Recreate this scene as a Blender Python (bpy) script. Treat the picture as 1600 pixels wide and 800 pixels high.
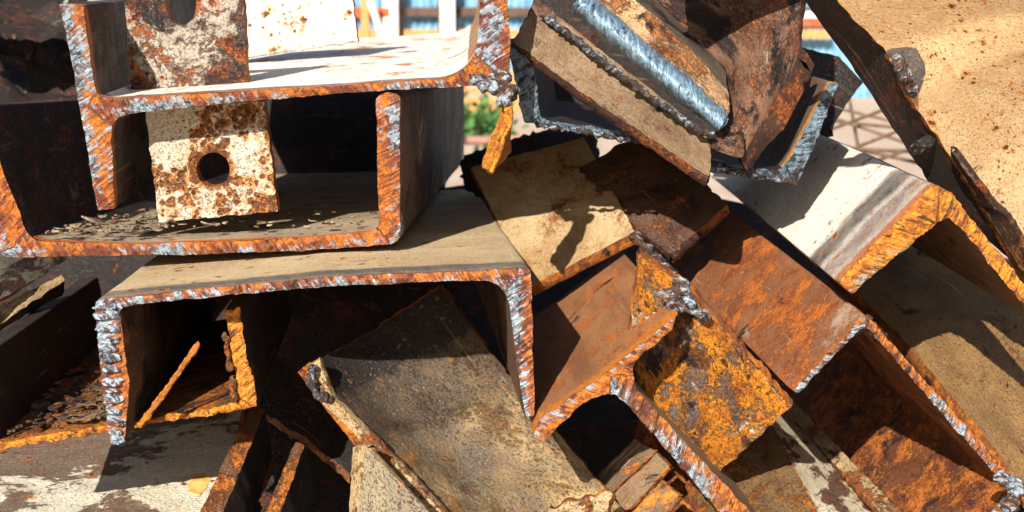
import bpy, bmesh, math, random
from math import radians, sin, cos, pi
from mathutils import Vector, Matrix, noise
from mathutils.geometry import delaunay_2d_cdt
from mathutils.kdtree import KDTree

scene = bpy.context.scene
for o in list(bpy.data.objects):
    bpy.data.objects.remove(o)

# ------------------------------------------------------------------ camera, sky, sun, exposure
CAM_H, PITCH, HFOV = 1.0, 8.0, 42.0
cam_data = bpy.data.cameras.new('camera')
cam = bpy.data.objects.new('camera', cam_data)
scene.collection.objects.link(cam)
cam.location = (0, 0, CAM_H)
cam.rotation_euler = (radians(90 - PITCH), 0, 0)
cam_data.sensor_width = 36
cam_data.lens = 18 / math.tan(radians(HFOV / 2))
cam_data.clip_start, cam_data.clip_end = 0.05, 2000
cam_data.dof.use_dof = True
cam_data.dof.focus_distance = 1.06
cam_data.dof.aperture_fstop = 11
scene.camera = cam

SUN_TRAVEL = Vector((0.36, 1.0, -0.61)).normalized()      # the way the light goes
world = bpy.data.worlds.new('World')
scene.world = world
world.use_nodes = True
wn = world.node_tree.nodes
sky = wn.new('ShaderNodeTexSky')
sky.sky_type = 'NISHITA'
sky.sun_disc = False
sky.sun_elevation = math.asin(-SUN_TRAVEL.z)
sky.sun_rotation = math.atan2(-SUN_TRAVEL.x, -SUN_TRAVEL.y)
world.node_tree.links.new(sky.outputs[0], wn['Background'].inputs[0])
wn['Background'].inputs[1].default_value = 0.065
sun_data = bpy.data.lights.new('sun', 'SUN')
sun_data.energy = 5.0
sun_data.angle = radians(0.5)
sun_data.color = (1.0, 0.95, 0.88)
sun = bpy.data.objects.new('sun', sun_data)
scene.collection.objects.link(sun)
sun.rotation_euler = SUN_TRAVEL.to_track_quat('-Z', 'Y').to_euler()
vs = scene.view_settings
vs.view_transform = 'Standard'
vs.look = 'None'
vs.gamma = 1
vs.use_curve_mapping = False
vs.exposure = 0.88

# ------------------------------------------------------------------ picture geometry -> world
F = 800 / math.tan(radians(HFOV / 2))
CROT = Matrix.Rotation(radians(90 - PITCH), 3, 'X')
EYE = Vector((0, 0, CAM_H))
def ray(x, y):
    return CROT @ Vector(((x - 800) / F, -(y - 400) / F, -1.0))
def P(x, y, d):
    return EYE + ray(x, y) * d
def PP(*pts):
    return [P(*p) for p in pts]
def on_plane(x, y, p0, n):
    r = ray(x, y)
    return EYE + r * ((p0 - EYE).dot(n) / r.dot(n))

def nz(p, f, seed=0.0):
    return noise.noise(Vector((p[0] * f + seed * 7.31, p[1] * f - seed * 3.7, (p[2] if len(p) > 2 else 0) * f + seed)))
def fz(p, f, seed=0.0, o=3):
    return noise.fractal(Vector((p[0] * f + seed * 7.31, p[1] * f - seed * 3.7, (p[2] if len(p) > 2 else 0) * f + seed)), 1.0, 2.0, o)

# ------------------------------------------------------------------ materials
def lin(h):
    h = h.lstrip('#')
    v = [int(h[i:i + 2], 16) / 255 for i in (0, 2, 4)]
    return tuple(c / 12.92 if c <= .04045 else ((c + .055) / 1.055) ** 2.4 for c in v) + (1,)

class NT:
    def __init__(s, name):
        s.m = bpy.data.materials.new(name)
        s.m.use_nodes = True
        s.t = s.m.node_tree
        s.b = s.t.nodes['Principled BSDF']
    def n(s, typ, ins=None, **props):
        nd = s.t.nodes.new(typ)
        for k, v in props.items():
            setattr(nd, k, v)
        for k, v in (ins or {}).items():
            s.put(nd.inputs[k], v)
        return nd
    def put(s, sock, v):
        if hasattr(v, 'is_output'):
            s.t.links.new(v, sock)
        else:
            sock.default_value = v
    def math(s, op, a, b=0.0, clamp=False):
        nd = s.n('ShaderNodeMath', {0: a, 1: b}, operation=op)
        nd.use_clamp = clamp
        return nd.outputs[0]
    def mix(s, fac, a, b):
        nd = s.n('ShaderNodeMix', data_type='RGBA')
        s.put(nd.inputs[0], fac); s.put(nd.inputs[6], a); s.put(nd.inputs[7], b)
        return nd.outputs[2]
    def noise(s, vec, scale, detail=6, rough=.6, dist=0.0):
        return s.n('ShaderNodeTexNoise', {'Vector': vec, 'Scale': scale, 'Detail': detail, 'Roughness': rough, 'Distortion': dist}).outputs[0]
    def step(s, v, thr, soft):
        nd = s.n('ShaderNodeMapRange', {0: v, 1: thr - soft, 2: thr + soft}, interpolation_type='SMOOTHSTEP')
        return nd.outputs[0]
    def coords(s, stretch=(1, 1), off=0.0):
        tc = s.n('ShaderNodeTexCoord')
        oi = s.n('ShaderNodeObjectInfo')
        sh = s.math('ADD', s.math('MULTIPLY', oi.outputs['Random'], 17.0), off)
        cx = s.n('ShaderNodeCombineXYZ', {0: sh, 1: sh, 2: sh}).outputs[0]
        mp = s.n('ShaderNodeMapping', {'Vector': tc.outputs['UV'], 'Scale': (stretch[0], stretch[1], 1)}).outputs[0]
        return s.n('ShaderNodeVectorMath', {0: mp, 1: cx}, operation='ADD').outputs[0], tc.outputs['UV']

_matn = [0]
def steel(name, c1, c2, rust='#b5611c', rust_amt=.35, dark='#17120f', dark_amt=.25, spots=0.0, spot_scale=90,
          spot_col='#4a2412', bands=(), stretch=(1, 1), scale=1.0, rough=.72, metal=0.0, bump=.5, rust2='#6b2f12', flake=0.0, flake_col='#3b3530',
          soft=.03, flake_soft=.012, grit=.7, hole=0.0):
    """Worn steel: two tones of paint or scale, rust in two tones, black burnt patches, pits, burnt bands measured from the cut end."""
    _matn[0] += 1
    s = NT(name)
    v, uv = s.coords(stretch, _matn[0] * 3.17)
    v1, _ = s.coords((1, 1), _matn[0] * 5.3)
    n1 = s.noise(v, 14 * scale, 9, .65, .4)
    n2 = s.noise(v, 45 * scale, 8, .7, .2)
    n3 = s.noise(v1, 240 * scale, 5, .7)
    n4 = s.noise(v1, 26 * scale, 10, .68, .6)
    n5 = s.noise(v1, 9 * scale, 10, .66, .3)
    col = s.mix(s.step(s.math('ADD', s.math('MULTIPLY', n1, .6), s.math('MULTIPLY', n2, .4)), .5, .12), lin(c1), lin(c2))
    col = s.mix(s.math('MULTIPLY', s.step(n3, .5, .2), .35), col, s.mix(.6, col, lin('#2a2019')))
    h = s.math('MULTIPLY', n3, .25)
    if flake > 0:
        fm = s.step(s.math('ADD', s.math('MULTIPLY', n5, .8), s.math('MULTIPLY', n2, .2)), .74 - .5 * flake, flake_soft)
        col = s.mix(fm, col, s.mix(s.step(n2, .5, .15), lin(flake_col), s.mix(.5, lin(flake_col), lin(rust2))))
        h = s.math('SUBTRACT', h, s.math('MULTIPLY', fm, .35))
    if rust_amt > 0:
        rm = s.step(s.math('ADD', s.math('MULTIPLY', n4, .72), s.math('MULTIPLY', n3, .28)), .72 - .45 * rust_amt, soft)
        if hole > 0:
            sp_ = s.n('ShaderNodeSeparateXYZ', {0: uv}).outputs
            dl = s.n('ShaderNodeVectorMath', {0: uv}, operation='LENGTH').outputs[1]
            near = s.math('SUBTRACT', 1.0, s.step(s.math('ADD', dl, s.math('MULTIPLY', s.math('SUBTRACT', n2, .5), .012)), hole * 1.28, hole * .2))
            rm = s.math('MAXIMUM', rm, s.math('MULTIPLY', near, s.step(n4, .42, .08)))
        rc = s.mix(s.step(n2, .5, .14), lin(rust), lin(rust2))
        rc = s.mix(s.math('MULTIPLY', s.step(n3, .56, .1), .5), rc, s.mix(.5, rc, lin('#e08a2c')))
        col = s.mix(rm, col, rc)
        h = s.math('ADD', h, s.math('MULTIPLY', rm, s.math('ADD', .15, s.math('MULTIPLY', n3, .5))))
    if dark_amt > 0:
        dm = s.step(s.math('ADD', s.math('MULTIPLY', n1, .5), s.math('MULTIPLY', n4, .5)), .72 - .45 * dark_amt, soft * 1.2)
        dm = s.step(s.noise(v1, 17 * scale, 10, .7, .5), .70 - .42 * dark_amt, soft)
        col = s.mix(dm, col, s.mix(s.step(n2, .55, .15), lin(dark), s.mix(.6, lin(dark), lin(rust2))))
    for (u0, u1, bc, ba) in bands:
        ux = s.n('ShaderNodeSeparateXYZ', {0: uv}).outputs[0]
        uw = s.math('ADD', ux, s.math('MULTIPLY', s.math('SUBTRACT', n2, .5), (u1 - u0) * .9 + .006))
        sf = max(.0018, (u1 - u0) * .25)
        m = s.math('MULTIPLY', s.step(uw, u0, sf), s.math('SUBTRACT', 1.0, s.step(uw, u1, sf)))
        m = s.math('MULTIPLY', m, s.math('MULTIPLY', s.math('ADD', .45, n4), ba), True)
        col = s.mix(m, col, s.mix(s.step(n3, .5, .15), lin(bc), s.mix(.35, lin(bc), lin('#241610'))))
    if spots > 0:
        for lay, (sc_, am_) in enumerate(((spot_scale, spots), (spot_scale * 2.1, spots * .8))):
            wv = s.n('ShaderNodeTexNoise', {'Vector': v1, 'Scale': sc_ * 1.3, 'Detail': 4.0, 'Roughness': .7}).outputs[1]
            wv = s.n('ShaderNodeVectorMath', {0: wv, 3: 1.0 / sc_ * .9}, operation='SCALE').outputs[0]
            vv = s.n('ShaderNodeTexVoronoi', {'Vector': s.n('ShaderNodeVectorMath', {0: v1, 1: wv}, operation='ADD').outputs[0], 'Scale': sc_, 'Randomness': 1.0})
            sz = s.math('MULTIPLY', s.n('ShaderNodeSeparateColor', {0: vv.outputs['Color']}).outputs[0], am_)
            sz = s.math('MULTIPLY', sz, s.math('ADD', .15, s.math('MULTIPLY', s.step(s.noise(v1, 16 * scale, 5, .6), .5, .14), 1.15)))
            d = vv.outputs['Distance']
            halo = s.math('SUBTRACT', 1.0, s.step(s.math('SUBTRACT', d, s.math('MULTIPLY', sz, .62)), .02, .13), True)
            core = s.math('SUBTRACT', 1.0, s.step(s.math('SUBTRACT', d, s.math('MULTIPLY', sz, .40)), 0.0, .06), True)
            gate = s.step(sz, am_ * .25, am_ * .08)
            col = s.mix(s.math('MULTIPLY', s.math('MULTIPLY', halo, gate), .7), col, lin(rust))
            cm = s.math('MULTIPLY', core, gate)
            col = s.mix(s.math('MULTIPLY', cm, .92), col, s.mix(s.step(n3, .5, .12), lin(spot_col), s.mix(.5, lin(spot_col), lin('#24130c'))))
            h = s.math('ADD', h, s.math('MULTIPLY', cm, .5))
    gr = s.noise(v1, 520, 4, .75)
    gm = s.math('MULTIPLY', s.step(gr, .585, .03), s.math('ADD', .15, s.math('MULTIPLY', s.step(n4, .47, .12), .85)))
    col = s.mix(s.math('MULTIPLY', gm, grit), col, lin('#1c130e'))
    gl = s.math('MULTIPLY', s.step(s.noise(v1, 430, 4, .75), .61, .025), s.step(n5, .5, .1))
    col = s.mix(s.math('MULTIPLY', gl, grit * .55), col, s.mix(.5, lin(c1), lin('#d8cbb4')))
    sc = s.n('ShaderNodeMapping', {'Vector': v1, 'Rotation': (0, 0, .5), 'Scale': (9, 260, 1)}).outputs[0]
    sm_ = s.math('MULTIPLY', s.step(s.noise(sc, 1.0, 3, .6), .66, .02), s.step(n1, .52, .06))
    col = s.mix(s.math('MULTIPLY', sm_, grit * .6), col, s.mix(.5, lin(c1), lin('#cbbba0')))
    h = s.math('SUBTRACT', h, s.math('MULTIPLY', gm, .4))
    s.put(s.b.inputs['Base Color'], col)
    s.put(s.b.inputs['Roughness'], s.math('ADD', rough - .12, s.math('MULTIPLY', n2, .24)))
    s.b.inputs['Metallic'].default_value = metal
    s.b.inputs['Specular IOR Level'].default_value = .35
    hh = s.math('ADD', h, s.math('ADD', s.math('MULTIPLY', n2, .5), s.math('MULTIPLY', n4, .35)))
    bp = s.n('ShaderNodeBump', {'Strength': min(1, bump), 'Distance': .007, 'Height': hh})
    s.put(s.b.inputs['Normal'], bp.outputs[0])
    return s.m

def cutmat(name, silver=.4, orange=.5, tint='#b9c6cf', o1='#cf6f1c', o2='#6e3018', base='#8f5234', grain=.5, lip=.045, vary=.55, bump=1.0, grey='#4a535b', stripe=.3, met=.5):
    """Flame cut steel: fine slanted drag lines across the plate, long stretches of bare metal, fresh rust and dark scale."""
    _matn[0] += 1
    s = NT(name)
    v, uv = s.coords((1, 1), _matn[0] * 2.7)
    sx = s.n('ShaderNodeSeparateXYZ', {0: v}).outputs
    t = s.n('ShaderNodeSeparateXYZ', {0: uv}).outputs[1]
    wv = s.math('MULTIPLY', s.math('SUBTRACT', s.noise(v, 60, 3), .5), .005)
    sl = s.math('ADD', s.math('ADD', sx[0], wv), s.math('MULTIPLY', sx[1], .55))
    st = s.n('ShaderNodeCombineXYZ', {0: sl, 1: s.math('MULTIPLY', sx[1], .14), 2: 0.0}).outputs[0]
    drag = s.noise(st, 340, 3, .6, .3)
    drag2 = s.noise(st, 170, 4, .62, .3)
    low = s.noise(v, 15, 4, .6, .4)
    low2 = s.noise(v, 22, 4, .6, .4)
    pat = s.noise(v, 75, 9, .72, .7)
    mid = s.noise(v, 190, 6, .7, .5)
    fine = s.noise(v, 620, 3, .7)
    tilt = s.math('MULTIPLY', s.step(t, 0.0, .004), lip)
    col = s.mix(s.step(s.math('ADD', s.math('MULTIPLY', drag2, .6), s.math('MULTIPLY', mid, .4)), .5, .07), lin(o2), lin(base))
    om = s.math('ADD', s.math('ADD', s.math('MULTIPLY', low2, vary * .6), s.math('MULTIPLY', pat, .75 - vary * .6)), s.math('ADD', s.math('MULTIPLY', drag2, .25), s.math('SUBTRACT', tilt, lip * .5)))
    om = s.step(om, .73 - .46 * orange, .035)
    col = s.mix(om, col, s.mix(s.step(mid, .5, .08), lin(o1), s.mix(.7, lin(o1), lin('#6e2c12'))))
    sm = s.math('ADD', s.math('ADD', s.math('MULTIPLY', low, vary * .6), s.math('MULTIPLY', s.math('ADD', s.math('MULTIPLY', pat, .6), s.math('MULTIPLY', mid, .4)), 1 - stripe - vary * .6)), s.math('ADD', s.math('MULTIPLY', drag, stripe * .55), s.math('MULTIPLY', drag2, stripe * .45)))
    sm = s.step(s.math('SUBTRACT', sm, s.math('SUBTRACT', tilt, lip * .5)), .73 - .46 * silver, .02)
    col = s.mix(sm, col, s.mix(s.step(s.math('ADD', s.math('MULTIPLY', drag, .3 + stripe * .6), s.math('MULTIPLY', mid, .7 - stripe * .6)), .49, .06), lin(grey), lin(tint)))
    dk = s.step(s.math('ADD', s.math('MULTIPLY', s.noise(v, 110, 9, .72, .6), .6), s.math('MULTIPLY', drag2, .4)), .57, .025)
    col = s.mix(s.math('MULTIPLY', dk, .85), col, lin('#1a1110'))
    s.put(s.b.inputs['Base Color'], col)
    s.put(s.b.inputs['Metallic'], s.math('MULTIPLY', sm, met))
    s.put(s.b.inputs['Roughness'], s.math('SUBTRACT', .62, s.math('MULTIPLY', sm, .05 + met * .5)))
    h = s.math('ADD', s.math('ADD', s.math('MULTIPLY', drag, .6), s.math('MULTIPLY', drag2, .9)), s.math('ADD', s.math('MULTIPLY', fine, .2), s.math('MULTIPLY', mid, grain)))
    bp = s.n('ShaderNodeBump', {'Strength': bump, 'Distance': .006, 'Height': h})
    s.put(s.b.inputs['Normal'], bp.outputs[0])
    return s.m

def plain(name, c1, c2, scale=30, rough=.8, bump=.3, stretch=(1, 1), metal=0.0):
    _matn[0] += 1
    s = NT(name)
    v, _ = s.coords(stretch, _matn[0] * 1.9)
    n = s.noise(v, scale, 8, .65, .3)
    s.put(s.b.inputs['Base Color'], s.mix(s.step(n, .5, .12), lin(c1), lin(c2)))
    s.b.inputs['Roughness'].default_value = rough
    s.b.inputs['Metallic'].default_value = metal
    bp = s.n('ShaderNodeBump', {'Strength': bump, 'Distance': .004, 'Height': n})
    s.put(s.b.inputs['Normal'], bp.outputs[0])
    return s.m

# ------------------------------------------------------------------ mesh helpers
def mesh_obj(name, verts, faces, uvs, mats, fmat=None, smooth=True, sharp=38):
    me = bpy.data.meshes.new(name)
    me.from_pydata([tuple(v) for v in verts], [], faces)
    if uvs is not None:
        ul = me.uv_layers.new(name='UVMap')
        flat = []
        for l in me.loops:
            flat += uvs[l.vertex_index][:2]
        ul.data.foreach_set('uv', flat)
    for m in (mats if isinstance(mats, (list, tuple)) else [mats]):
        me.materials.append(m)
    if fmat:
        me.polygons.foreach_set('material_index', fmat)
    if smooth:
        me.shade_smooth()
        me.set_sharp_from_angle(angle=radians(sharp))
    me.update()
    o = bpy.data.objects.new(name, me)
    scene.collection.objects.link(o)
    return o

def recalc(o):
    bm = bmesh.new(); bm.from_mesh(o.data)
    bmesh.ops.recalc_face_normals(bm, faces=bm.faces)
    bm.to_mesh(o.data); bm.free()

def thing(name, label, cat, parts, group=None):
    """parts: list of objects or (object, [sub parts]); vertices are in world space. An Empty at the base parents several parts."""
    flat = []
    for p in parts:
        flat += [p[0]] + list(p[1]) if isinstance(p, tuple) else [p]
    lo = Vector((1e9,) * 3); hi = Vector((-1e9,) * 3)
    for o in flat:
        for v in o.data.vertices:
            for k in range(3):
                lo[k] = min(lo[k], v.co[k]); hi[k] = max(hi[k], v.co[k])
    base = Vector(((lo.x + hi.x) / 2, (lo.y + hi.y) / 2, lo.z))
    for o in flat:
        o.data.transform(Matrix.Translation(-base))
    if len(flat) == 1:
        root = flat[0]
        root.location = base
        root.name = name
    else:
        root = bpy.data.objects.new(name, None)
        root.empty_display_size = .05
        scene.collection.objects.link(root)
        root.location = base
        for p in parts:
            if isinstance(p, tuple):
                p[0].parent = root
                for q in p[1]:
                    q.parent = p[0]
            else:
                p.parent = root
    root['label'] = label
    root['category'] = cat
    if group:
        root['group'] = group
    return root

def rounded(pts, step_px):
    """closed outline [(x,y,r,tag)] -> samples [(x,y,tag)], corners rounded, about step_px apart"""
    n = len(pts)
    out = []
    ends = []
    for i in range(n):
        a = Vector(pts[i - 1][:2]); b = Vector(pts[i][:2]); c = Vector(pts[(i + 1) % n][:2])
        r = pts[i][2]
        d1 = (a - b); d2 = (c - b)
        l1, l2 = d1.length, d2.length
        t = min(r, l1 * .48, l2 * .48)
        p = b + d1.normalized() * t; q = b + d2.normalized() * t
        k = max(1, int(1.4 * t / step_px)) if t > 1 else 0
        arc = [b] if k == 0 else [(1 - w) ** 2 * p + 2 * w * (1 - w) * b + w * w * q for w in [j / (k + 1) for j in range(k + 2)]]
        ends.append((arc, pts[i - 1][3], pts[i][3]))
    for i in range(n):
        arc, tp, tn = ends[i]
        m = len(arc)
        for j, v in enumerate(arc):
            out.append((v.x, v.y, tp if j < m / 2 - .5 else tn))
        nxt = ends[(i + 1) % n][0][0]
        last = arc[-1]
        L = (nxt - last).length
        k = int(L / step_px)
        for j in range(1, k):
            v = last.lerp(nxt, j / k)
            out.append((v.x, v.y, tn))
    return out

RINGS = [0, .0012, .003, .006, .010, .016, .025, .04, .06, .09]
def beam(outline, skel, vp, depth, ref, L, mats, cut, seed, edge=.0008, drag=.0016, normal=None, step_px=4.0, wave=.0008, extra=None):
    """A rolled section: closed outline of its cut end (picture points on a plane across the axis), swept away along the axis.
    mats: {tag: (part name, material)}; returns the parts, and a function giving points on the body."""
    d = ray(*vp).normalized()
    n = (normal or d).normalized()
    p0 = P(ref[0], ref[1], depth)
    sm = rounded(outline, step_px)
    N = len(sm)
    pts = [on_plane(x, y, p0, n) for x, y, _ in sm]
    cen = sum(pts, Vector()) / N
    ex = (CROT @ Vector((1, 0, 0))); ex = (ex - n * ex.dot(n)).normalized(); ey = n.cross(ex)
    to2 = lambda p: Vector(((p - p0).dot(ex), (p - p0).dot(ey)))
    two = [to2(p) for p in pts]
    area = sum(two[i - 1].x * two[i].y - two[i].x * two[i - 1].y for i in range(N))
    sg = 1 if area > 0 else -1
    nor = []
    for i in range(N):
        t = (two[(i + 1) % N] - two[i - 1])
        t = t.normalized() if t.length > 1e-9 else Vector((1, 0))
        nor.append(Vector((t.y, -t.x)) * sg)
    wob = [edge * (fz(two[i], 110, seed) * .9 + nz(two[i], 420, seed + 3) * .5) - edge * .2 + .0012 * nz(two[i], 22, seed + 4) for i in range(N)]
    fr = [two[i] + nor[i] * wob[i] for i in range(N)]
    lift = [.0014 * fz(two[i], 60, seed + 9) + .0009 * nz(two[i], 260, seed + 5) for i in range(N)]
    per = [0.0]
    for i in range(1, N):
        per.append(per[-1] + (two[i] - two[i - 1]).length)
    W = lambda q: p0 + ex * q.x + ey * q.y
    us = [u for u in RINGS if u < L] + [.09 + (L - .09) * (k / max(1, int((L - .09) / .045))) for k in range(1, int((L - .09) / .045) + 1)]
    rings = []
    for u in us:
        w = math.exp(-u / .005)
        lw = math.exp(-u / .004)
        ring = []
        for i in range(N):
            q = two[i] + nor[i] * (wob[i] * w + wave * fz((two[i].x * 14, two[i].y * 14, u * 9), 1.0, seed))
            ring.append(W(q) + d * (u - lift[i] * lw))
        rings.append(ring)
    parts = {}
    tags = []
    for s_ in sm:
        if s_[2] not in tags:
            tags.append(s_[2])
    for tag in tags:
        verts, uvs, faces = [], [], []
        idx = {}
        def vid(j, i, ii):
            key = (j, ii)
            if key not in idx:
                idx[key] = len(verts)
                verts.append(rings[j][i % N])
                uvs.append((us[j], per[i % N] if ii < N else per[-1] + .003))
            return idx[key]
        for i in range(N):
            if sm[i][2] != tag:
                continue
            for j in range(len(us) - 1):
                a, b, c, e = vid(j, i, i), vid(j, i + 1, i + 1), vid(j + 1, i + 1, i + 1), vid(j + 1, i, i)
                faces.append((a, b, c, e) if sg < 0 else (a, e, c, b))
        nm, mt = mats[tag]
        parts[tag] = mesh_obj(nm, verts, faces, uvs, mt)
    # cut end: constrained triangulation with inner points
    sk = [(to2(on_plane(*a, p0, n)), to2(on_plane(*b, p0, n))) for a, b in skel]
    def frame(q):
        best = None; acc = 0
        for a, b in sk:
            ab = b - a
            t = max(0, min(1, (q - a).dot(ab) / ab.length_squared))
            dd = (q - (a + ab * t)).length
            if best is None or dd < best[0]:
                t2 = (q - a).dot(ab) / ab.length
                best = (dd, acc + t2, (q - a).cross(ab) / ab.length if hasattr(q, 'cross') else 0)
            acc += ab.length + .05
        return best
    stp = step_px * depth / F * .8
    kd = KDTree(N)
    for i, q in enumerate(fr):
        kd.insert((q.x, q.y, 0), i)
    kd.balance()
    xs = [q.x for q in fr]; ys = [q.y for q in fr]
    inner = []
    def inside(q):
        c = False
        for i in range(N):
            a, b = fr[i - 1], fr[i]
            if (a.y > q.y) != (b.y > q.y) and q.x < (b.x - a.x) * (q.y - a.y) / (b.y - a.y) + a.x:
                c = not c
        return c
    # points near the outline only matter inside the metal, so test just those close to it
    y = min(ys); row = 0
    tmax = 0.03
    while y < max(ys):
        x = min(xs) + (row % 2) * stp * .5
        while x < max(xs):
            co, i, dist = kd.find((x, y, 0))
            if stp * .6 < dist < tmax:
                q = Vector((x + stp * .2 * nz((x, y), 900, seed), y + stp * .2 * nz((x, y), 900, seed + 1)))
                # side test with the nearest normal
                if (q - fr[i]).dot(nor[i]) < 0:
                    inner.append(q)
            x += stp
        y += stp * .87; row += 1
    allv = fr + inner
    vo, eo, fo, ov, oe, of = delaunay_2d_cdt(allv, [(i, (i + 1) % N) for i in range(N)], [], 1, 1e-7)
    verts, uvs = [], []
    for k, q in enumerate(vo):
        src = ov[k][0] if ov[k] else None
        s_t = frame(q)
        co, i, dist = kd.find((q.x, q.y, 0))
        if src is not None and src < N:
            h = lift[src]
        else:
            ss, tt = s_t[1], s_t[2]
            g = ss + tt * .45
            ramp = min(1, dist / .004)
            h = lift[i] * (1 - ramp) + ramp * (.0012 + drag * (nz((g * 1.0, tt * .2, 0), 300, seed) * .8 + nz((g, tt * .3, 1), 120, seed) * .9) + .0008 * fz(q, 90, seed + 2))
        verts.append(W(q) - d * h)
        uvs.append((s_t[1], s_t[2]))
    faces = []
    for f in fo:
        f = list(f)
        a, b, c = vo[f[0]], vo[f[1]], vo[f[2]]
        ar = (b - a).x * (c - a).y - (b - a).y * (c - a).x
        # ex, ey, n=away: outward is -n
        faces.append(f if ar < 0 else f[::-1])
    co_ = mesh_obj('cut_edge', verts, faces, uvs, cut, sharp=60)
    # far end
    vf = rings[-1]
    v2 = [to2(p) for p in vf]
    vo, eo, fo, ov, oe, of = delaunay_2d_cdt(two, [(i, (i + 1) % N) for i in range(N)], [], 1, 1e-7)
    far = mesh_obj('far_end', [W(q) + d * L for q in vo], [list(f) for f in fo], [(q.x, q.y) for q in vo], cut)
    far.name = 'end_face'
    at = lambda x, y, u, lift_=0.0: on_plane(x, y, p0, n) + d * u - n * 0 + ey * lift_
    return [parts[t] for t in tags] + [co_, far], at, d

def cat(P0, P1, P2, P3, t):
    return .5 * ((2 * P1) + (P2 - P0) * t + (2 * P0 - 5 * P1 + 4 * P2 - P3) * t * t + (3 * P1 - P0 - 3 * P2 + P3) * t ** 3)
def sample(poly, n, smooth):
    m = len(poly) - 1
    out = []
    # even by segment length
    ls = [(poly[i + 1] - poly[i]).length for i in range(m)]
    T = sum(ls) or 1
    for k in range(n + 1):
        w = k / n * T
        i = 0
        while i < m - 1 and w > ls[i]:
            w -= ls[i]; i += 1
        t = min(1, w / (ls[i] or 1))
        if smooth:
            out.append(cat(poly[max(0, i - 1)], poly[i], poly[i + 1], poly[min(m, i + 2)], t))
        else:
            out.append(poly[i].lerp(poly[i + 1], t))
    return out

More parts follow.
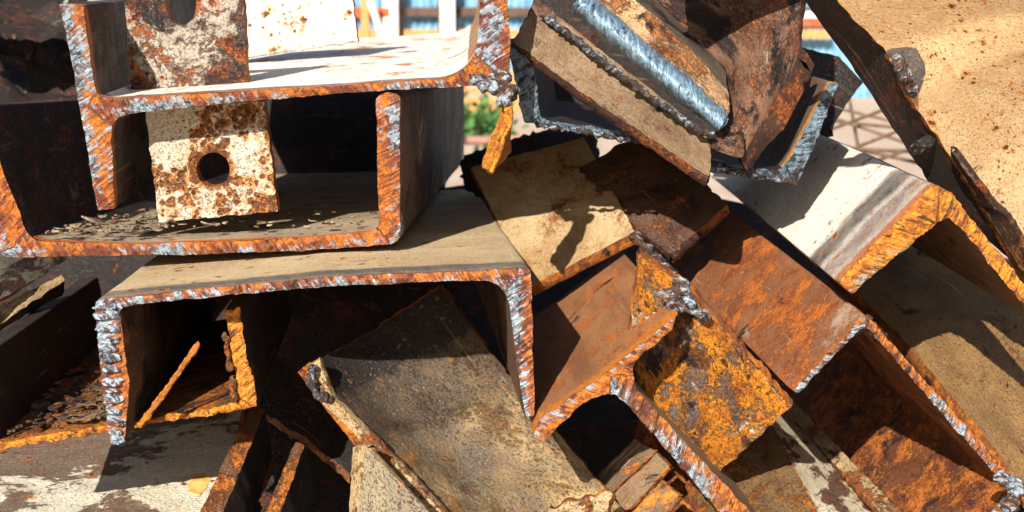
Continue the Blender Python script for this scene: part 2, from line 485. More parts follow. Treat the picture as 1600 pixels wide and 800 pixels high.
def sheet(name, rows, thick, mat, edge_mat=None, seed=0.0, res=.006, smooth=False, rough=.0012, dents=.0008, dfreq=35, back=None, ragged=(1, 1, 1, 1), ridges=0.0):
    """A bent or flat plate: rows of world points give its near face, thickness goes away from the eye.
    ragged: how torn each rim is (first row, last row, row starts, row ends)."""
    ncol = max(2, min(240, int(max(sum((r[i + 1] - r[i]).length for i in range(len(r) - 1)) for r in rows) / res)))
    rr = [sample(r, ncol, smooth) for r in rows]
    acr = max(sum((rr[k + 1][j] - rr[k][j]).length for k in range(len(rr) - 1)) for j in (0, ncol // 2, ncol))
    nrow = max(2, min(110, int(acr / res)))
    cols = [sample([rr[k][j] for k in range(len(rr))], nrow, smooth) for j in range(ncol + 1)]
    G = [[cols[j][i].copy() for j in range(ncol + 1)] for i in range(nrow + 1)]
    def nrm(i, j):
        a = G[min(nrow, i + 1)][j] - G[max(0, i - 1)][j]
        b = G[i][min(ncol, j + 1)] - G[i][max(0, j - 1)]
        c = a.cross(b)
        c = c.normalized() if c.length > 1e-12 else Vector((0, -1, 0))
        return c
    c0 = nrm(nrow // 2, ncol // 2)
    mid = G[nrow // 2][ncol // 2]
    flip = -1 if c0.dot(EYE - mid) < 0 else 1
    if back is not None:
        flip = -1 if c0.dot(back) > 0 else 1
    Nn = [[nrm(i, j) * flip for j in range(ncol + 1)] for i in range(nrow + 1)]
    ll = sum((G[nrow // 2][j + 1] - G[nrow // 2][j]).length for j in range(ncol))
    F_ = [[None] * (ncol + 1) for _ in range(nrow + 1)]
    B_ = [[None] * (ncol + 1) for _ in range(nrow + 1)]
    for i in range(nrow + 1):
        for j in range(ncol + 1):
            p = G[i][j]; nn = Nn[i][j]
            q = p + nn * dents * fz(p, dfreq, seed) + nn * ridges * (abs(sin(pi * (j * ll / ncol + .0045 * fz((j * ll / ncol, i * acr / nrow * .6), 60, seed) + .3 * i * acr / nrow) / .0066)) * (.5 + .5 * nz((j * ll / ncol, i * acr / nrow), 45, seed + 2)) - .3 + .25 * nz((j * ll / ncol, i * acr / nrow * .4), 110, seed)) + nn * dents * fz(p, dfreq, seed) if ridges else G[i][j] + nn * dents * fz(p, dfreq, seed)
            off = Vector()
            wv = fz(p, 120, seed + 4) * .9 + nz(p, 380, seed + 6) * .5
            if i == 0: off += (G[0][j] - G[1][j]).normalized() * rough * wv * ragged[0]
            if i == nrow: off += (G[nrow][j] - G[nrow - 1][j]).normalized() * rough * wv * ragged[1]
            if j == 0: off += (G[i][0] - G[i][1]).normalized() * rough * wv * ragged[2]
            if j == ncol: off += (G[i][ncol] - G[i][ncol - 1]).normalized() * rough * wv * ragged[3]
            F_[i][j] = q + off
            B_[i][j] = p - nn * thick + off * .8
    verts, uvs, faces, fm = [], [], [], []
    def grid(fn, a, b, uvf, rev, mi):
        base = len(verts)
        for i in range(a + 1):
            for j in range(b + 1):
                verts.append(fn(i, j)); uvs.append(uvf(i, j))
        for i in range(a):
            for j in range(b):
                k = base + i * (b + 1) + j
                f = (k, k + 1, k + b + 2, k + b + 1)
                faces.append(f[::-1] if rev else f); fm.append(mi)
    du, dv = ll / ncol, acr / nrow
    r0 = flip > 0
    grid(lambda i, j: F_[i][j], nrow, ncol, lambda i, j: (j * du, i * dv), r0, 0)
    grid(lambda i, j: B_[i][j], nrow, ncol, lambda i, j: (j * du + .4, i * dv), not r0, 0)
    KE = 4
    def rimpt(i, j, k, outv):
        t = k / KE
        p = F_[i][j].lerp(B_[i][j], t)
        return p + outv * (rough * .9 * (sin(pi * t) + nz(p, 330, seed + 8) * (1 if 0 < t < 1 else 0)))
    me_ = 1 if edge_mat else 0
    def rim(seq, rev, outf):
        base = len(verts)
        s_ = 0
        for m, (i, j) in enumerate(seq):
            if m: s_ += (F_[i][j] - F_[seq[m - 1][0]][seq[m - 1][1]]).length
            for k in range(KE + 1):
                verts.append(rimpt(i, j, k, outf(i, j))); uvs.append((s_, k / KE * thick))
        for m in range(len(seq) - 1):
            for k in range(KE):
                a = base + m * (KE + 1) + k
                f = (a, a + KE + 1, a + KE + 2, a + 1)
                faces.append(f[::-1] if rev else f); fm.append(me_)
    rim([(0, j) for j in range(ncol + 1)], not r0, lambda i, j: (G[0][j] - G[1][j]).normalized())
    rim([(nrow, j) for j in range(ncol + 1)], r0, lambda i, j: (G[nrow][j] - G[nrow - 1][j]).normalized())
    rim([(i, 0) for i in range(nrow + 1)], r0, lambda i, j: (G[i][0] - G[i][1]).normalized())
    rim([(i, ncol) for i in range(nrow + 1)], not r0, lambda i, j: (G[i][ncol] - G[i][ncol - 1]).normalized())
    o = mesh_obj(name, verts, faces, uvs, [mat, edge_mat] if edge_mat else [mat], fm)
    return o

def holed_plate(name, corners, hole, axis, thick, mat, edge_mat, seed=0.0, rough=.0012, nr=14, na=96):
    """corners: 4 world points (near face, in order); hole: (centre, list radius vectors a, b); axis: unit vector away from the eye"""
    c, ra, rb = hole
    A = corners
    bnd = []
    hol = []
    for k in range(na):
        an = 2 * pi * k / na
        hp = c + ra * cos(an) + rb * sin(an)
        hol.append(hp + (hp - c) * .03 * nz(hp, 200, seed))
    # boundary: intersect rays with the quad in the plane basis ra, rb
    e1 = ra.normalized(); e2 = (rb - e1 * rb.dot(e1)).normalized()
    q2 = [Vector(((p - c).dot(e1), (p - c).dot(e2))) for p in A]
    angs = [2 * pi * k / na for k in range(na)]
    for an in angs:
        dr = Vector((cos(an), sin(an)))
        best = None
        for i in range(4):
            a, b = q2[i - 1], q2[i]
            e = b - a
            den = dr.x * e.y - dr.y * e.x
            if abs(den) < 1e-12: continue
            t = (a.x * e.y - a.y * e.x) / den
            s_ = (a.x * dr.y - a.y * dr.x) / den
            if t > 0 and -1e-6 <= s_ <= 1 + 1e-6 and (best is None or t < best): best = t
        best = best or .05
        bnd.append(dr * best)
    # snap the samples nearest the corners onto them
    for q in q2:
        k = min(range(na), key=lambda k: (bnd[k] - q).length)
        bnd[k] = q.copy()
    bnd = [c + e1 * b.x + e2 * b.y for b in bnd]
    for k in range(na):
        b = bnd[k]
        bnd[k] = b + (b - c).normalized() * rough * (fz(b, 110, seed + 2) + .5 * nz(b, 400, seed))
    verts, uvs, faces, fm = [], [], [], []
    def add(fn, nrr, rev, mi, uvf):
        base = len(verts)
        for r in range(nrr + 1):
            for k in range(na + 1):
                p = fn(r / nrr, k % na)
                verts.append(p); uvs.append(uvf(p, r / nrr, k))
        for r in range(nrr):
            for k in range(na):
                a = base + r * (na + 1) + k
                f = (a, a + 1, a + na + 2, a + na + 1)
                faces.append(f[::-1] if rev else f); fm.append(mi)
    pl = lambda p, r, k: ((p - c).dot(e1), (p - c).dot(e2))
    add(lambda r, k: hol[k].lerp(bnd[k], r) - axis * (.0008 * fz(hol[k].lerp(bnd[k], r), 60, seed)), nr, False, 0, pl)
    add(lambda r, k: hol[k].lerp(bnd[k], r) + axis * thick, nr, True, 0, pl)
    add(lambda r, k: bnd[k] + axis * thick * r + (bnd[k] - c).normalized() * rough * sin(pi * r) * nz(bnd[k] + axis * r * .01, 300, seed), 3, False, 1, lambda p, r, k: (k * .004, r * thick))
    add(lambda r, k: hol[k] + axis * thick * r, 3, True, 1, lambda p, r, k: (k * .002 + 3, r * thick))
    o = mesh_obj(name, verts, faces, uvs, [mat, edge_mat], fm)
    recalc(o)
    return o

def lumps(name, spec, mat, seed=0.0, sub=2, vox=.0013, rough=.0013, melt=4):
    """spec: (world centre, (rx, ry, rz) in metres) molten blobs, fused into one crusty skin"""
    bm = bmesh.new()
    for n_, (c, r) in enumerate(spec):
        r = r if isinstance(r, (tuple, list)) else (r, r, r)
        res = bmesh.ops.create_icosphere(bm, subdivisions=sub, radius=1)
        for v in res['verts']:
            p = v.co.copy()
            k = 1 + .4 * fz(p, 1.3, seed + n_)
            v.co = c + Vector((p.x * r[0], p.y * r[1], p.z * r[2])) * k
    me = bpy.data.meshes.new(name)
    bm.to_mesh(me); bm.free()
    t = bpy.data.objects.new(name, me)
    scene.collection.objects.link(t)
    md = t.modifiers.new('fuse', 'REMESH'); md.mode = 'VOXEL'; md.voxel_size = vox
    sm_ = t.modifiers.new('melt', 'SMOOTH'); sm_.iterations = melt; sm_.factor = .5
    bpy.context.view_layer.update()
    me2 = bpy.data.meshes.new_from_object(t.evaluated_get(bpy.context.evaluated_depsgraph_get()))
    bpy.data.objects.remove(t); bpy.data.meshes.remove(me)
    me = me2; me.name = name
    for v in me.vertices:
        p = v.co
        v.co = p + v.normal * (rough * fz(p, 150, seed, 3) + rough * .7 * nz(p, 420, seed + 2))
    ul = me.uv_layers.new(name='UVMap')
    flat = []
    for l in me.loops:
        co = me.vertices[l.vertex_index].co
        flat += [co.x + co.y * .7, co.z + co.y * .7]
    ul.data.foreach_set('uv', flat)
    me.materials.clear(); me.materials.append(mat)
    me.shade_smooth()
    o = bpy.data.objects.new(name, me)
    scene.collection.objects.link(o)
    return o

def bead_line(pts, r0, n, seed, jit=1.0):
    """blobs along a polyline of world points"""
    rnd = random.Random(seed)
    ps = sample(pts, n, False)
    return [(p + Vector((rnd.uniform(-1, 1), rnd.uniform(-1, 1), rnd.uniform(-1, 1))) * r0 * .6 * jit, tuple(r0 * rnd.uniform(.5, 1.25) for _ in range(3))) for p in ps]

def tube(name, pts, r, mat, seg=8, seed=0, wob=0.0):
    verts, faces, uvs = [], [], []
    s_ = 0
    for m, p in enumerate(pts):
        t = (pts[min(len(pts) - 1, m + 1)] - pts[max(0, m - 1)]).normalized()
        a = t.cross(Vector((0, 0, 1)))
        a = a.normalized() if a.length > 1e-3 else Vector((1, 0, 0))
        b = t.cross(a)
        if m: s_ += (p - pts[m - 1]).length
        for k in range(seg):
            an = 2 * pi * k / seg
            dirv = a * cos(an) + b * sin(an)
            verts.append(p + dirv * r * (1 + wob * nz(p + dirv * r, 200, seed))); uvs.append((s_, an * r))
    for m in range(len(pts) - 1):
        for k in range(seg):
            faces.append((m * seg + k, m * seg + (k + 1) % seg, (m + 1) * seg + (k + 1) % seg, (m + 1) * seg + k))
    faces.append(tuple(range(seg))[::-1]); faces.append(tuple((len(pts) - 1) * seg + k for k in range(seg)))
    o = mesh_obj(name, verts, faces, uvs, mat)
    recalc(o)
    return o

def box(name, lo, hi, mat):
    x0, y0, z0 = lo; x1, y1, z1 = hi
    v, f, u = [], [], []
    def q(a, b, c, d_):
        k = len(v)
        for p in (a, b, c, d_):
            v.append(Vector(p)); u.append((p[0] + p[1] * .5, p[2] + p[1] * .3))
        f.append((k, k + 1, k + 2, k + 3))
    q((x0, y0, z0), (x1, y0, z0), (x1, y0, z1), (x0, y0, z1))
    q((x1, y0, z0), (x1, y1, z0), (x1, y1, z1), (x1, y0, z1))
    q((x1, y1, z0), (x0, y1, z0), (x0, y1, z1), (x1, y1, z1))
    q((x0, y1, z0), (x0, y0, z0), (x0, y0, z1), (x0, y1, z1))
    q((x0, y0, z1), (x1, y0, z1), (x1, y1, z1), (x0, y1, z1))
    q((x0, y1, z0), (x1, y1, z0), (x1, y0, z0), (x0, y0, z0))
    return mesh_obj(name, v, f, u, mat, smooth=False)

def flakes(name, spots, mat, seed=0):
    """thin curled rust flakes lying at given (point, normal, size)"""
    rnd = random.Random(seed)
    verts, faces, uvs = [], [], []
    for p, n, r in spots:
        a = n.orthogonal().normalized(); b = n.cross(a)
        ph = rnd.uniform(0, 6.28); k = rnd.randint(5, 8); el = rnd.uniform(.35, .9)
        tilt = Vector((rnd.uniform(-1, 1), rnd.uniform(-1, 1), 0)) * .5
        base = len(verts); th = rnd.uniform(.0006, .0014)
        ring = []
        for m in range(k):
            an = 2 * pi * m / k + rnd.uniform(-.25, .25)
            rr = r * rnd.uniform(.6, 1.1)
            x, y = cos(an) * rr, sin(an) * rr * el
            x, y = x * cos(ph) - y * sin(ph), x * sin(ph) + y * cos(ph)
            z = .0008 + abs(x * tilt.x + y * tilt.y) * .6 + r * .15 * rnd.random()
            ring.append((x, y, z))
        for up in (th, 0):
            for x, y, z in ring:
                verts.append(p + a * x + b * y + n * (z + up)); uvs.append((x + p.x, y + p.z))
        faces.append(tuple(base + m for m in range(k)))
        faces.append(tuple(base + k + m for m in range(k))[::-1])
        for m in range(k):
            m2 = (m + 1) % k
            faces.append((base + m, base + k + m, base + k + m2, base + m2))
    o = mesh_obj(name, verts, faces, uvs, mat, smooth=False)
    recalc(o)
    return o

# ------------------------------------------------------------------ palette
M = {}
M['cut_orange'] = cutmat('cut_orange', .42, .50, '#b4bfc6', '#cc731c', base='#84502f', stripe=.2, grain=.7)
M['cut_mixed'] = cutmat('cut_mixed', .44, .53, '#b9c5cd', '#c8741e', base='#86503a', stripe=.16, grain=.8)
M['cut_silver'] = cutmat('cut_silver', .58, .42, '#c3d0d9', base='#7d6252', vary=.2, lip=0, stripe=.3)
M['cut_red'] = cutmat('cut_red', .46, .50, '#b9c5cd', '#c27028', '#54281a', '#86503a', stripe=.32)
M['cut_brown'] = cutmat('cut_brown', .43, .54, '#b0bac2', '#c8741c', '#4e2616', '#82502e', stripe=.28)
M['cut_yellow'] = cutmat('cut_yellow', .33, .60, '#b9b4a4', '#d98a1e', '#6a340f', '#9a5c20', stripe=.2)
M['cut_grey'] = cutmat('cut_grey', .62, .12, '#8fa3b1', '#8a5a3a', '#211a17', '#3c2f28', vary=.3, lip=0, stripe=.15, grain=.9)
M['cut_ridge'] = cutmat('cut_ridge', .72, .10, '#7f9aab', '#8a5a3a', '#3a322c', '#57504a', grain=.3, vary=.1, lip=0, bump=.35, grey='#566873', stripe=.25, met=.3)
M['slag'] = cutmat('slag', .42, .24, '#8795a0', '#9a581c', '#1f1611', '#3e2c22', vary=.2, lip=0, bump=.7, stripe=.1, met=.25)
M['slag_rusty'] = cutmat('slag_rusty', .44, .36, '#a3aeb6', '#b86c1c', '#2c1a12', '#5c3a22', vary=.3, lip=0, bump=.8, stripe=.1, met=.25)
M['rim_dark'] = steel('rim_dark', '#4a2e1d', '#2c1c14', rust='#8a4a1c', rust_amt=.4, dark_amt=.3, bump=.7)
M['rim_rust'] = steel('rim_rust', '#9a5a2a', '#6a3a1c', rust='#d07a20', rust_amt=.55, dark_amt=.2, bump=.8)
M['white_web'] = steel('white_paint_web', '#efe9dc', '#e3dac6', rust='#c97a2a', rust_amt=.33, rust2='#8a4a2a', dark_amt=.17, spots=.4, spot_scale=70,
                       bands=((-.01, .010, '#a85a34', 1.6), (.010, .022, '#4a4038', .9)), stretch=(.35, 1), bump=.3)
M['dark_flange'] = steel('burnt_grey_flange', '#5a534c', '#3a302a', rust='#7a4a2a', rust_amt=.2, dark_amt=.42, bands=((-.01, .008, '#b06a24', 1.4),), bump=.5)
M['stiff_top'] = steel('rust_pitted_stiffener', '#b8ab99', '#8f8272', rust='#b5602a', rust_amt=.44, dark='#3a322e', dark_amt=.42, spots=1.0, spot_scale=75, spot_col='#6a2f1c', bump=1, hole=.0135)
M['stiff_low'] = steel('rust_spotted_stiffener', '#d3c9b6', '#bcae94', rust='#c07a2a', rust_amt=.26, dark_amt=.06, spots=2.1, spot_scale=88, spot_col='#6b3a1c', bump=.9, hole=.0145)
M['b_web'] = steel('weathered_tan_web', '#b09c80', '#8f7a60', rust='#b5662a', rust_amt=.25, dark='#2a211b', dark_amt=.25, bands=((-.01, .012, '#b4602a', 1.5),), stretch=(1, .35), bump=.5)
M['b_flange'] = steel('mottled_dark_flange', '#6a5548', '#3c2d26', rust='#7a4630', rust_amt=.22, dark='#15100f', dark_amt=.42, flake=.34, flake_col='#a39a8e', bands=((-.01, .008, '#8a6a5a', 1.2),), stretch=(.6, 1), bump=.5)
M['b_left'] = steel('maroon_black_flange', '#3f2620', '#2a1a17', rust='#6a3222', rust_amt=.35, dark='#100c0b', dark_amt=.5, flake=.25, flake_col='#7d7268', bump=.7)
M['c_web'] = steel('tan_grey_web', '#c9b189', '#b39770', rust='#b0783a', rust_amt=.12, dark_amt=.14, spots=.5, spot_scale=60, flake=.26, flake_col='#e2d3b2', flake_soft=.04,
                   bands=((-.01, .006, '#8a6048', 1.2), (.006, .035, '#5f5a54', 1.0)), stretch=(.9, .5), bump=.5)
M['c_flange'] = steel('brown_flange', '#6b4d33', '#4a3426', rust='#a8682c', rust_amt=.3, dark_amt=.35, stretch=(.3, 1), bump=.6)
M['d_web'] = steel('cream_web', '#e8e0d0', '#dcd0ba', rust='#b5682a', rust_amt=.1, dark_amt=.08, spots=.35, spot_scale=55,
                   bands=((-.01, .012, '#b06a3c', 1.3), (.012, .05, '#8a7468', .9), (.055, .095, '#4d463f', .95)), stretch=(.6, .4), bump=.4)
M['d_flange'] = steel('brown_shaded_flange', '#7a5a3c', '#5a4029', rust='#a0622a', rust_amt=.25, dark_amt=.25, stretch=(.3, 1))
M['e_flange'] = steel('orange_brown_flange', '#986840', '#74482a', rust='#a8581f', rust_amt=.40, rust2='#6e3818', dark_amt=.16, spots=.3, spot_scale=60, flake=.14, flake_col='#a88a68',
                      bands=((-.01, .014, '#b86a1c', 1.4),), stretch=(.25, 1), bump=.35)
M['e_web'] = steel('tan_strip_web', '#9a7f58', '#7d6444', rust='#a8622a', rust_amt=.25, dark_amt=.12, stretch=(.3, 1))
M['yellow_plate'] = steel('bright_rust_plate', '#75645a', '#4f4038', rust='#dc8c1a', rust_amt=.55, rust2='#a85c12', dark='#241d1a', dark_amt=.36, flake=.42, flake_col='#e3d6b4', spots=.6, spot_scale=90, bump=1)
M['f_flange'] = steel('red_brown_flange', '#8c5834', '#704226', rust='#ac5c1e', rust_amt=.48, rust2='#6a3216', dark_amt=.18, flake=.34, flake_col='#a38a74', bump=.55)
M['f_in'] = steel('rust_streaked_flange', '#7a431f', '#5a3018', rust='#b5661e', rust_amt=.5, rust2='#5c2410', dark_amt=.28, bump=.8)
M['h_body'] = steel('tan_olive_flange', '#b39667', '#8a7049', rust='#b0752c', rust_amt=.30, rust2='#7a5a34', dark='#3a332b', dark_amt=.22, flake=.54, flake_col='#5a5246', bump=.9, soft=.06, flake_soft=.08, spots=.3, spot_scale=110, grit=.5, bands=((-.01, .05, '#1f1916', 1.5), (.05, .10, '#3a2f26', .7)))
M['h_edge'] = steel('bleached_edge', '#bfa478', '#97774f', rust='#a8622c', rust_amt=.36, dark_amt=.22, bump=.9)
M['m_face'] = steel('speckled_tan_plate', '#cdae82', '#bc9668', rust='#b5702a', rust_amt=.2, dark_amt=.05, spots=.72, spot_scale=95, spot_col='#33241c', bump=.45, grit=.7, flake=.2, flake_col='#e9d6b4', flake_soft=.06)
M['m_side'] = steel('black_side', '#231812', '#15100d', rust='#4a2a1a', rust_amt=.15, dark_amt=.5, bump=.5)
M['n_face'] = steel('tan_speckled_web', '#94703f', '#785832', rust='#9a5f2c', rust_amt=.22, dark_amt=.12, spots=.4, spot_scale=65, spot_col='#2e2119', bump=.8)
M['p_face'] = steel('dusty_tan_flange', '#b39a72', '#96764c', rust='#7a4a26', rust_amt=.34, dark_amt=.12, flake=.2, flake_col='#cfc3ad', bump=.5)
M['q_face'] = steel('dark_brown_plate', '#5c3c26', '#3c281b', rust='#7a4420', rust_amt=.35, dark_amt=.3, flake=.15, flake_col='#8a6a4c', bump=.7)
M['j_strip'] = steel('sooty_tan_plate', '#8c7356', '#6a5038', rust='#a0643a', rust_amt=.24, dark='#2b2724', dark_amt=.30, flake=.18, flake_col='#b89a78', flake_soft=.06, bump=.6, grit=.6)
M['j_burnt'] = steel('scorched_paint', '#d9a878', '#8a6a4a', rust='#c47f48', rust_amt=.4, dark='#2a211c', dark_amt=.22, bump=1)
M['j_olive'] = steel('olive_flange', '#6a5d4a', '#4a4134', rust='#a87440', rust_amt=.28, dark_amt=.25, flake=.2, flake_col='#a08a68', bump=.6)
M['j_flange'] = steel('reddish_brown_flange', '#7d5840', '#5c3f2e', rust='#a8643a', rust_amt=.36, rust2='#4c2a1c', dark='#1a1311', dark_amt=.42, flake=.3, flake_col='#94806c', bump=.9)
M['k_black'] = steel('sooty_black_channel', '#27221f', '#191614', rust='#3c2a20', rust_amt=.15, dark_amt=.5, rough=.55, bump=.9)
M['k_in'] = steel('brown_inner_flange', '#77593e', '#5e4530', rust='#b0703c', rust_amt=.22, dark_amt=.15, bands=((-.01, .012, '#c08a50', 1.2),), bump=.7)
M['t_face'] = steel('peeling_white_plate', '#e0d8c2', '#cfc4a6', rust='#b5702a', rust_amt=.2, dark='#2a2420', dark_amt=.14, flake=.47, flake_col='#6e6250', spots=.5, spot_scale=40, bump=.7)
M['s_web'] = steel('orange_crusted_web', '#7a5a3a', '#5c4430', rust='#c07018', rust_amt=.55, rust2='#7a3c12', dark='#231a15', dark_amt=.26, bump=1)
M['s_flange'] = steel('dark_crusted_flange', '#281d17', '#1b1410', rust='#3c2416', rust_amt=.3, dark_amt=.4, bump=.7)
M['bar_rust'] = steel('rusted_bar', '#7a5232', '#5a3a24', rust='#c07020', rust_amt=.45, dark_amt=.15, flake=.2, flake_col='#9a8a70', bump=.9)
M['g_cream'] = steel('flaking_cream_paint', '#d8cbae', '#c4b493', rust='#b8742a', rust_amt=.3, dark='#3a2e25', dark_amt=.2, flake=.34, flake_col='#5a4534', bump=.6)
M['bar_flat'] = steel('rusted_flat_bar', '#7d6448', '#54412f', rust='#c8791c', rust_amt=.40, dark_amt=.30, flake=.25, flake_col='#8f8270', stretch=(.4, 1), bump=.45)
M['g_face'] = steel('orange_mottled_web', '#8a683f', '#6e5234', rust='#c27a1e', rust_amt=.42, dark_amt=.2, flake=.3, flake_col='#c9bc9e', bump=.9)
M['r_face'] = steel('grey_mottled_flange', '#8d8474', '#6a5d50', rust='#8a5a34', rust_amt=.25, dark='#1c1714', dark_amt=.38, flake=.2, flake_col='#c6b89c', bump=.8)
M['w_face'] = steel('dusty_grey_face', '#938467', '#75695a', rust='#a8743c', rust_amt=.22, dark_amt=.2, spots=.5, spot_scale=90, bump=.9)
M['r_dark'] = steel('dark_grey_steel', '#5a5048', '#463c36', rust='#7a4a2a', rust_amt=.2, dark_amt=.2)
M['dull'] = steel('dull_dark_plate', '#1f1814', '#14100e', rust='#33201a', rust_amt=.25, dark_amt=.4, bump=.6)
M['flake'] = steel('loose_flake', '#b09a7c', '#4a3628', rust='#a8622a', rust_amt=.3, dark_amt=.3, scale=1.6)
M['flake2'] = steel('loose_dark_flake', '#7d6246', '#2e221a', rust='#a8642a', rust_amt=.35, dark_amt=.4, scale=1.8)
M['paint_chip'] = plain('yellow_paint_chip', '#d9b468', '#c2913f', 60)
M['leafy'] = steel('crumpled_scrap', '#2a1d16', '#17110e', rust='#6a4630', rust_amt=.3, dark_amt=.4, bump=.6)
M['torn'] = steel('torn_orange_strip', '#a8641c', '#8a4c14', rust='#cc8018', rust_amt=.42, rust2='#94500f', dark_amt=.16, bump=.6)

# ------------------------------------------------------------------ the setting far behind
def ground():
    s = NT('dry_ground')
    tc = s.n('ShaderNodeTexCoord').outputs['Object']
    a = s.noise(tc, .8, 8, .65); b = s.noise(tc, 6, 8, .7); c = s.noise(tc, 40, 6, .7)
    col = s.mix(s.step(a, .5, .15), lin('#cdb49c'), lin('#b59a80'))
    col = s.mix(s.math('MULTIPLY', s.step(b, .55, .1), .6), col, lin('#8a7059'))
    col = s.mix(s.math('MULTIPLY', s.step(c, .55, .1), .4), col, lin('#d9c8b4'))
    s.put(s.b.inputs['Base Color'], col)
    s.b.inputs['Roughness'].default_value = .95
    bp = s.n('ShaderNodeBump', {'Strength': .5, 'Distance': .03, 'Height': b})
    s.put(s.b.inputs['Normal'], bp.outputs[0])
    n = 40; S = 600
    vs_, fs = [], []
    for i in range(n + 1):
        for j in range(n + 1):
            x = (j / n - .5) * 2; y = (i / n - .5) * 2
            x = math.copysign(abs(x) ** 2.5, x) * S; y = math.copysign(abs(y) ** 2.5, y) * S
            vs_.append((x, y + 2, 0))
    for i in range(n):
        for j in range(n):
            k = i * (n + 1) + j
            fs.append((k, k + 1, k + n + 2, k + n + 1))
    o = mesh_obj('ground', vs_, fs, [(v[0], v[1]) for v in vs_], s.m)
    o['kind'] = 'structure'
    # the low dark mound the pile lies on
    n = 60
    vs_, fs = [], []
    for i in range(n + 1):
        for j in range(n + 1):
            x = -1.6 + 3.2 * j / n; y = .75 + 2.0 * i / n
            e = max(0, 1 - (abs(x) / 1.5) ** 3) * max(0, 1 - (abs(y - 1.75) / 1.0) ** 3)
            z = -.03 + .50 * e ** .5 + .05 * e * fz((x, y, 0), 5, 2)
            vs_.append((x, y, z))
    for i in range(n):
        for j in range(n):
            k = i * (n + 1) + j
            fs.append((k, k + 1, k + n + 2, k + n + 1))
    o = mesh_obj('earth_mound', vs_, fs, [(v[0], v[1]) for v in vs_], plain('sooty_earth', '#2a1f18', '#17110e', 25))
    o['kind'] = 'structure'
ground()

def W(px, py, dist):
    return P(px, py, dist)

def corrugated(name, x0, x1, y, z0, z1, mat, pitch=.09, amp=.018):
    n = int((x1 - x0) / pitch * 8)
    v, f, u = [], [], []
    for j in range(n + 1):
        x = x0 + (x1 - x0) * j / n
        for z in (z0, z1):
            for dy in (0, .004):
                v.append((x, y + amp * sin(2 * pi * x / pitch) + dy, z)); u.append((x, z))
    for j in range(n):
        k = j * 4
        f += [(k, k + 4, k + 6, k + 2), (k + 1, k + 3, k + 7, k + 5), (k + 2, k + 6, k + 7, k + 3), (k, k + 1, k + 5, k + 4)]
    o = mesh_obj(name, v, f, u, mat, sharp=60)
    return o

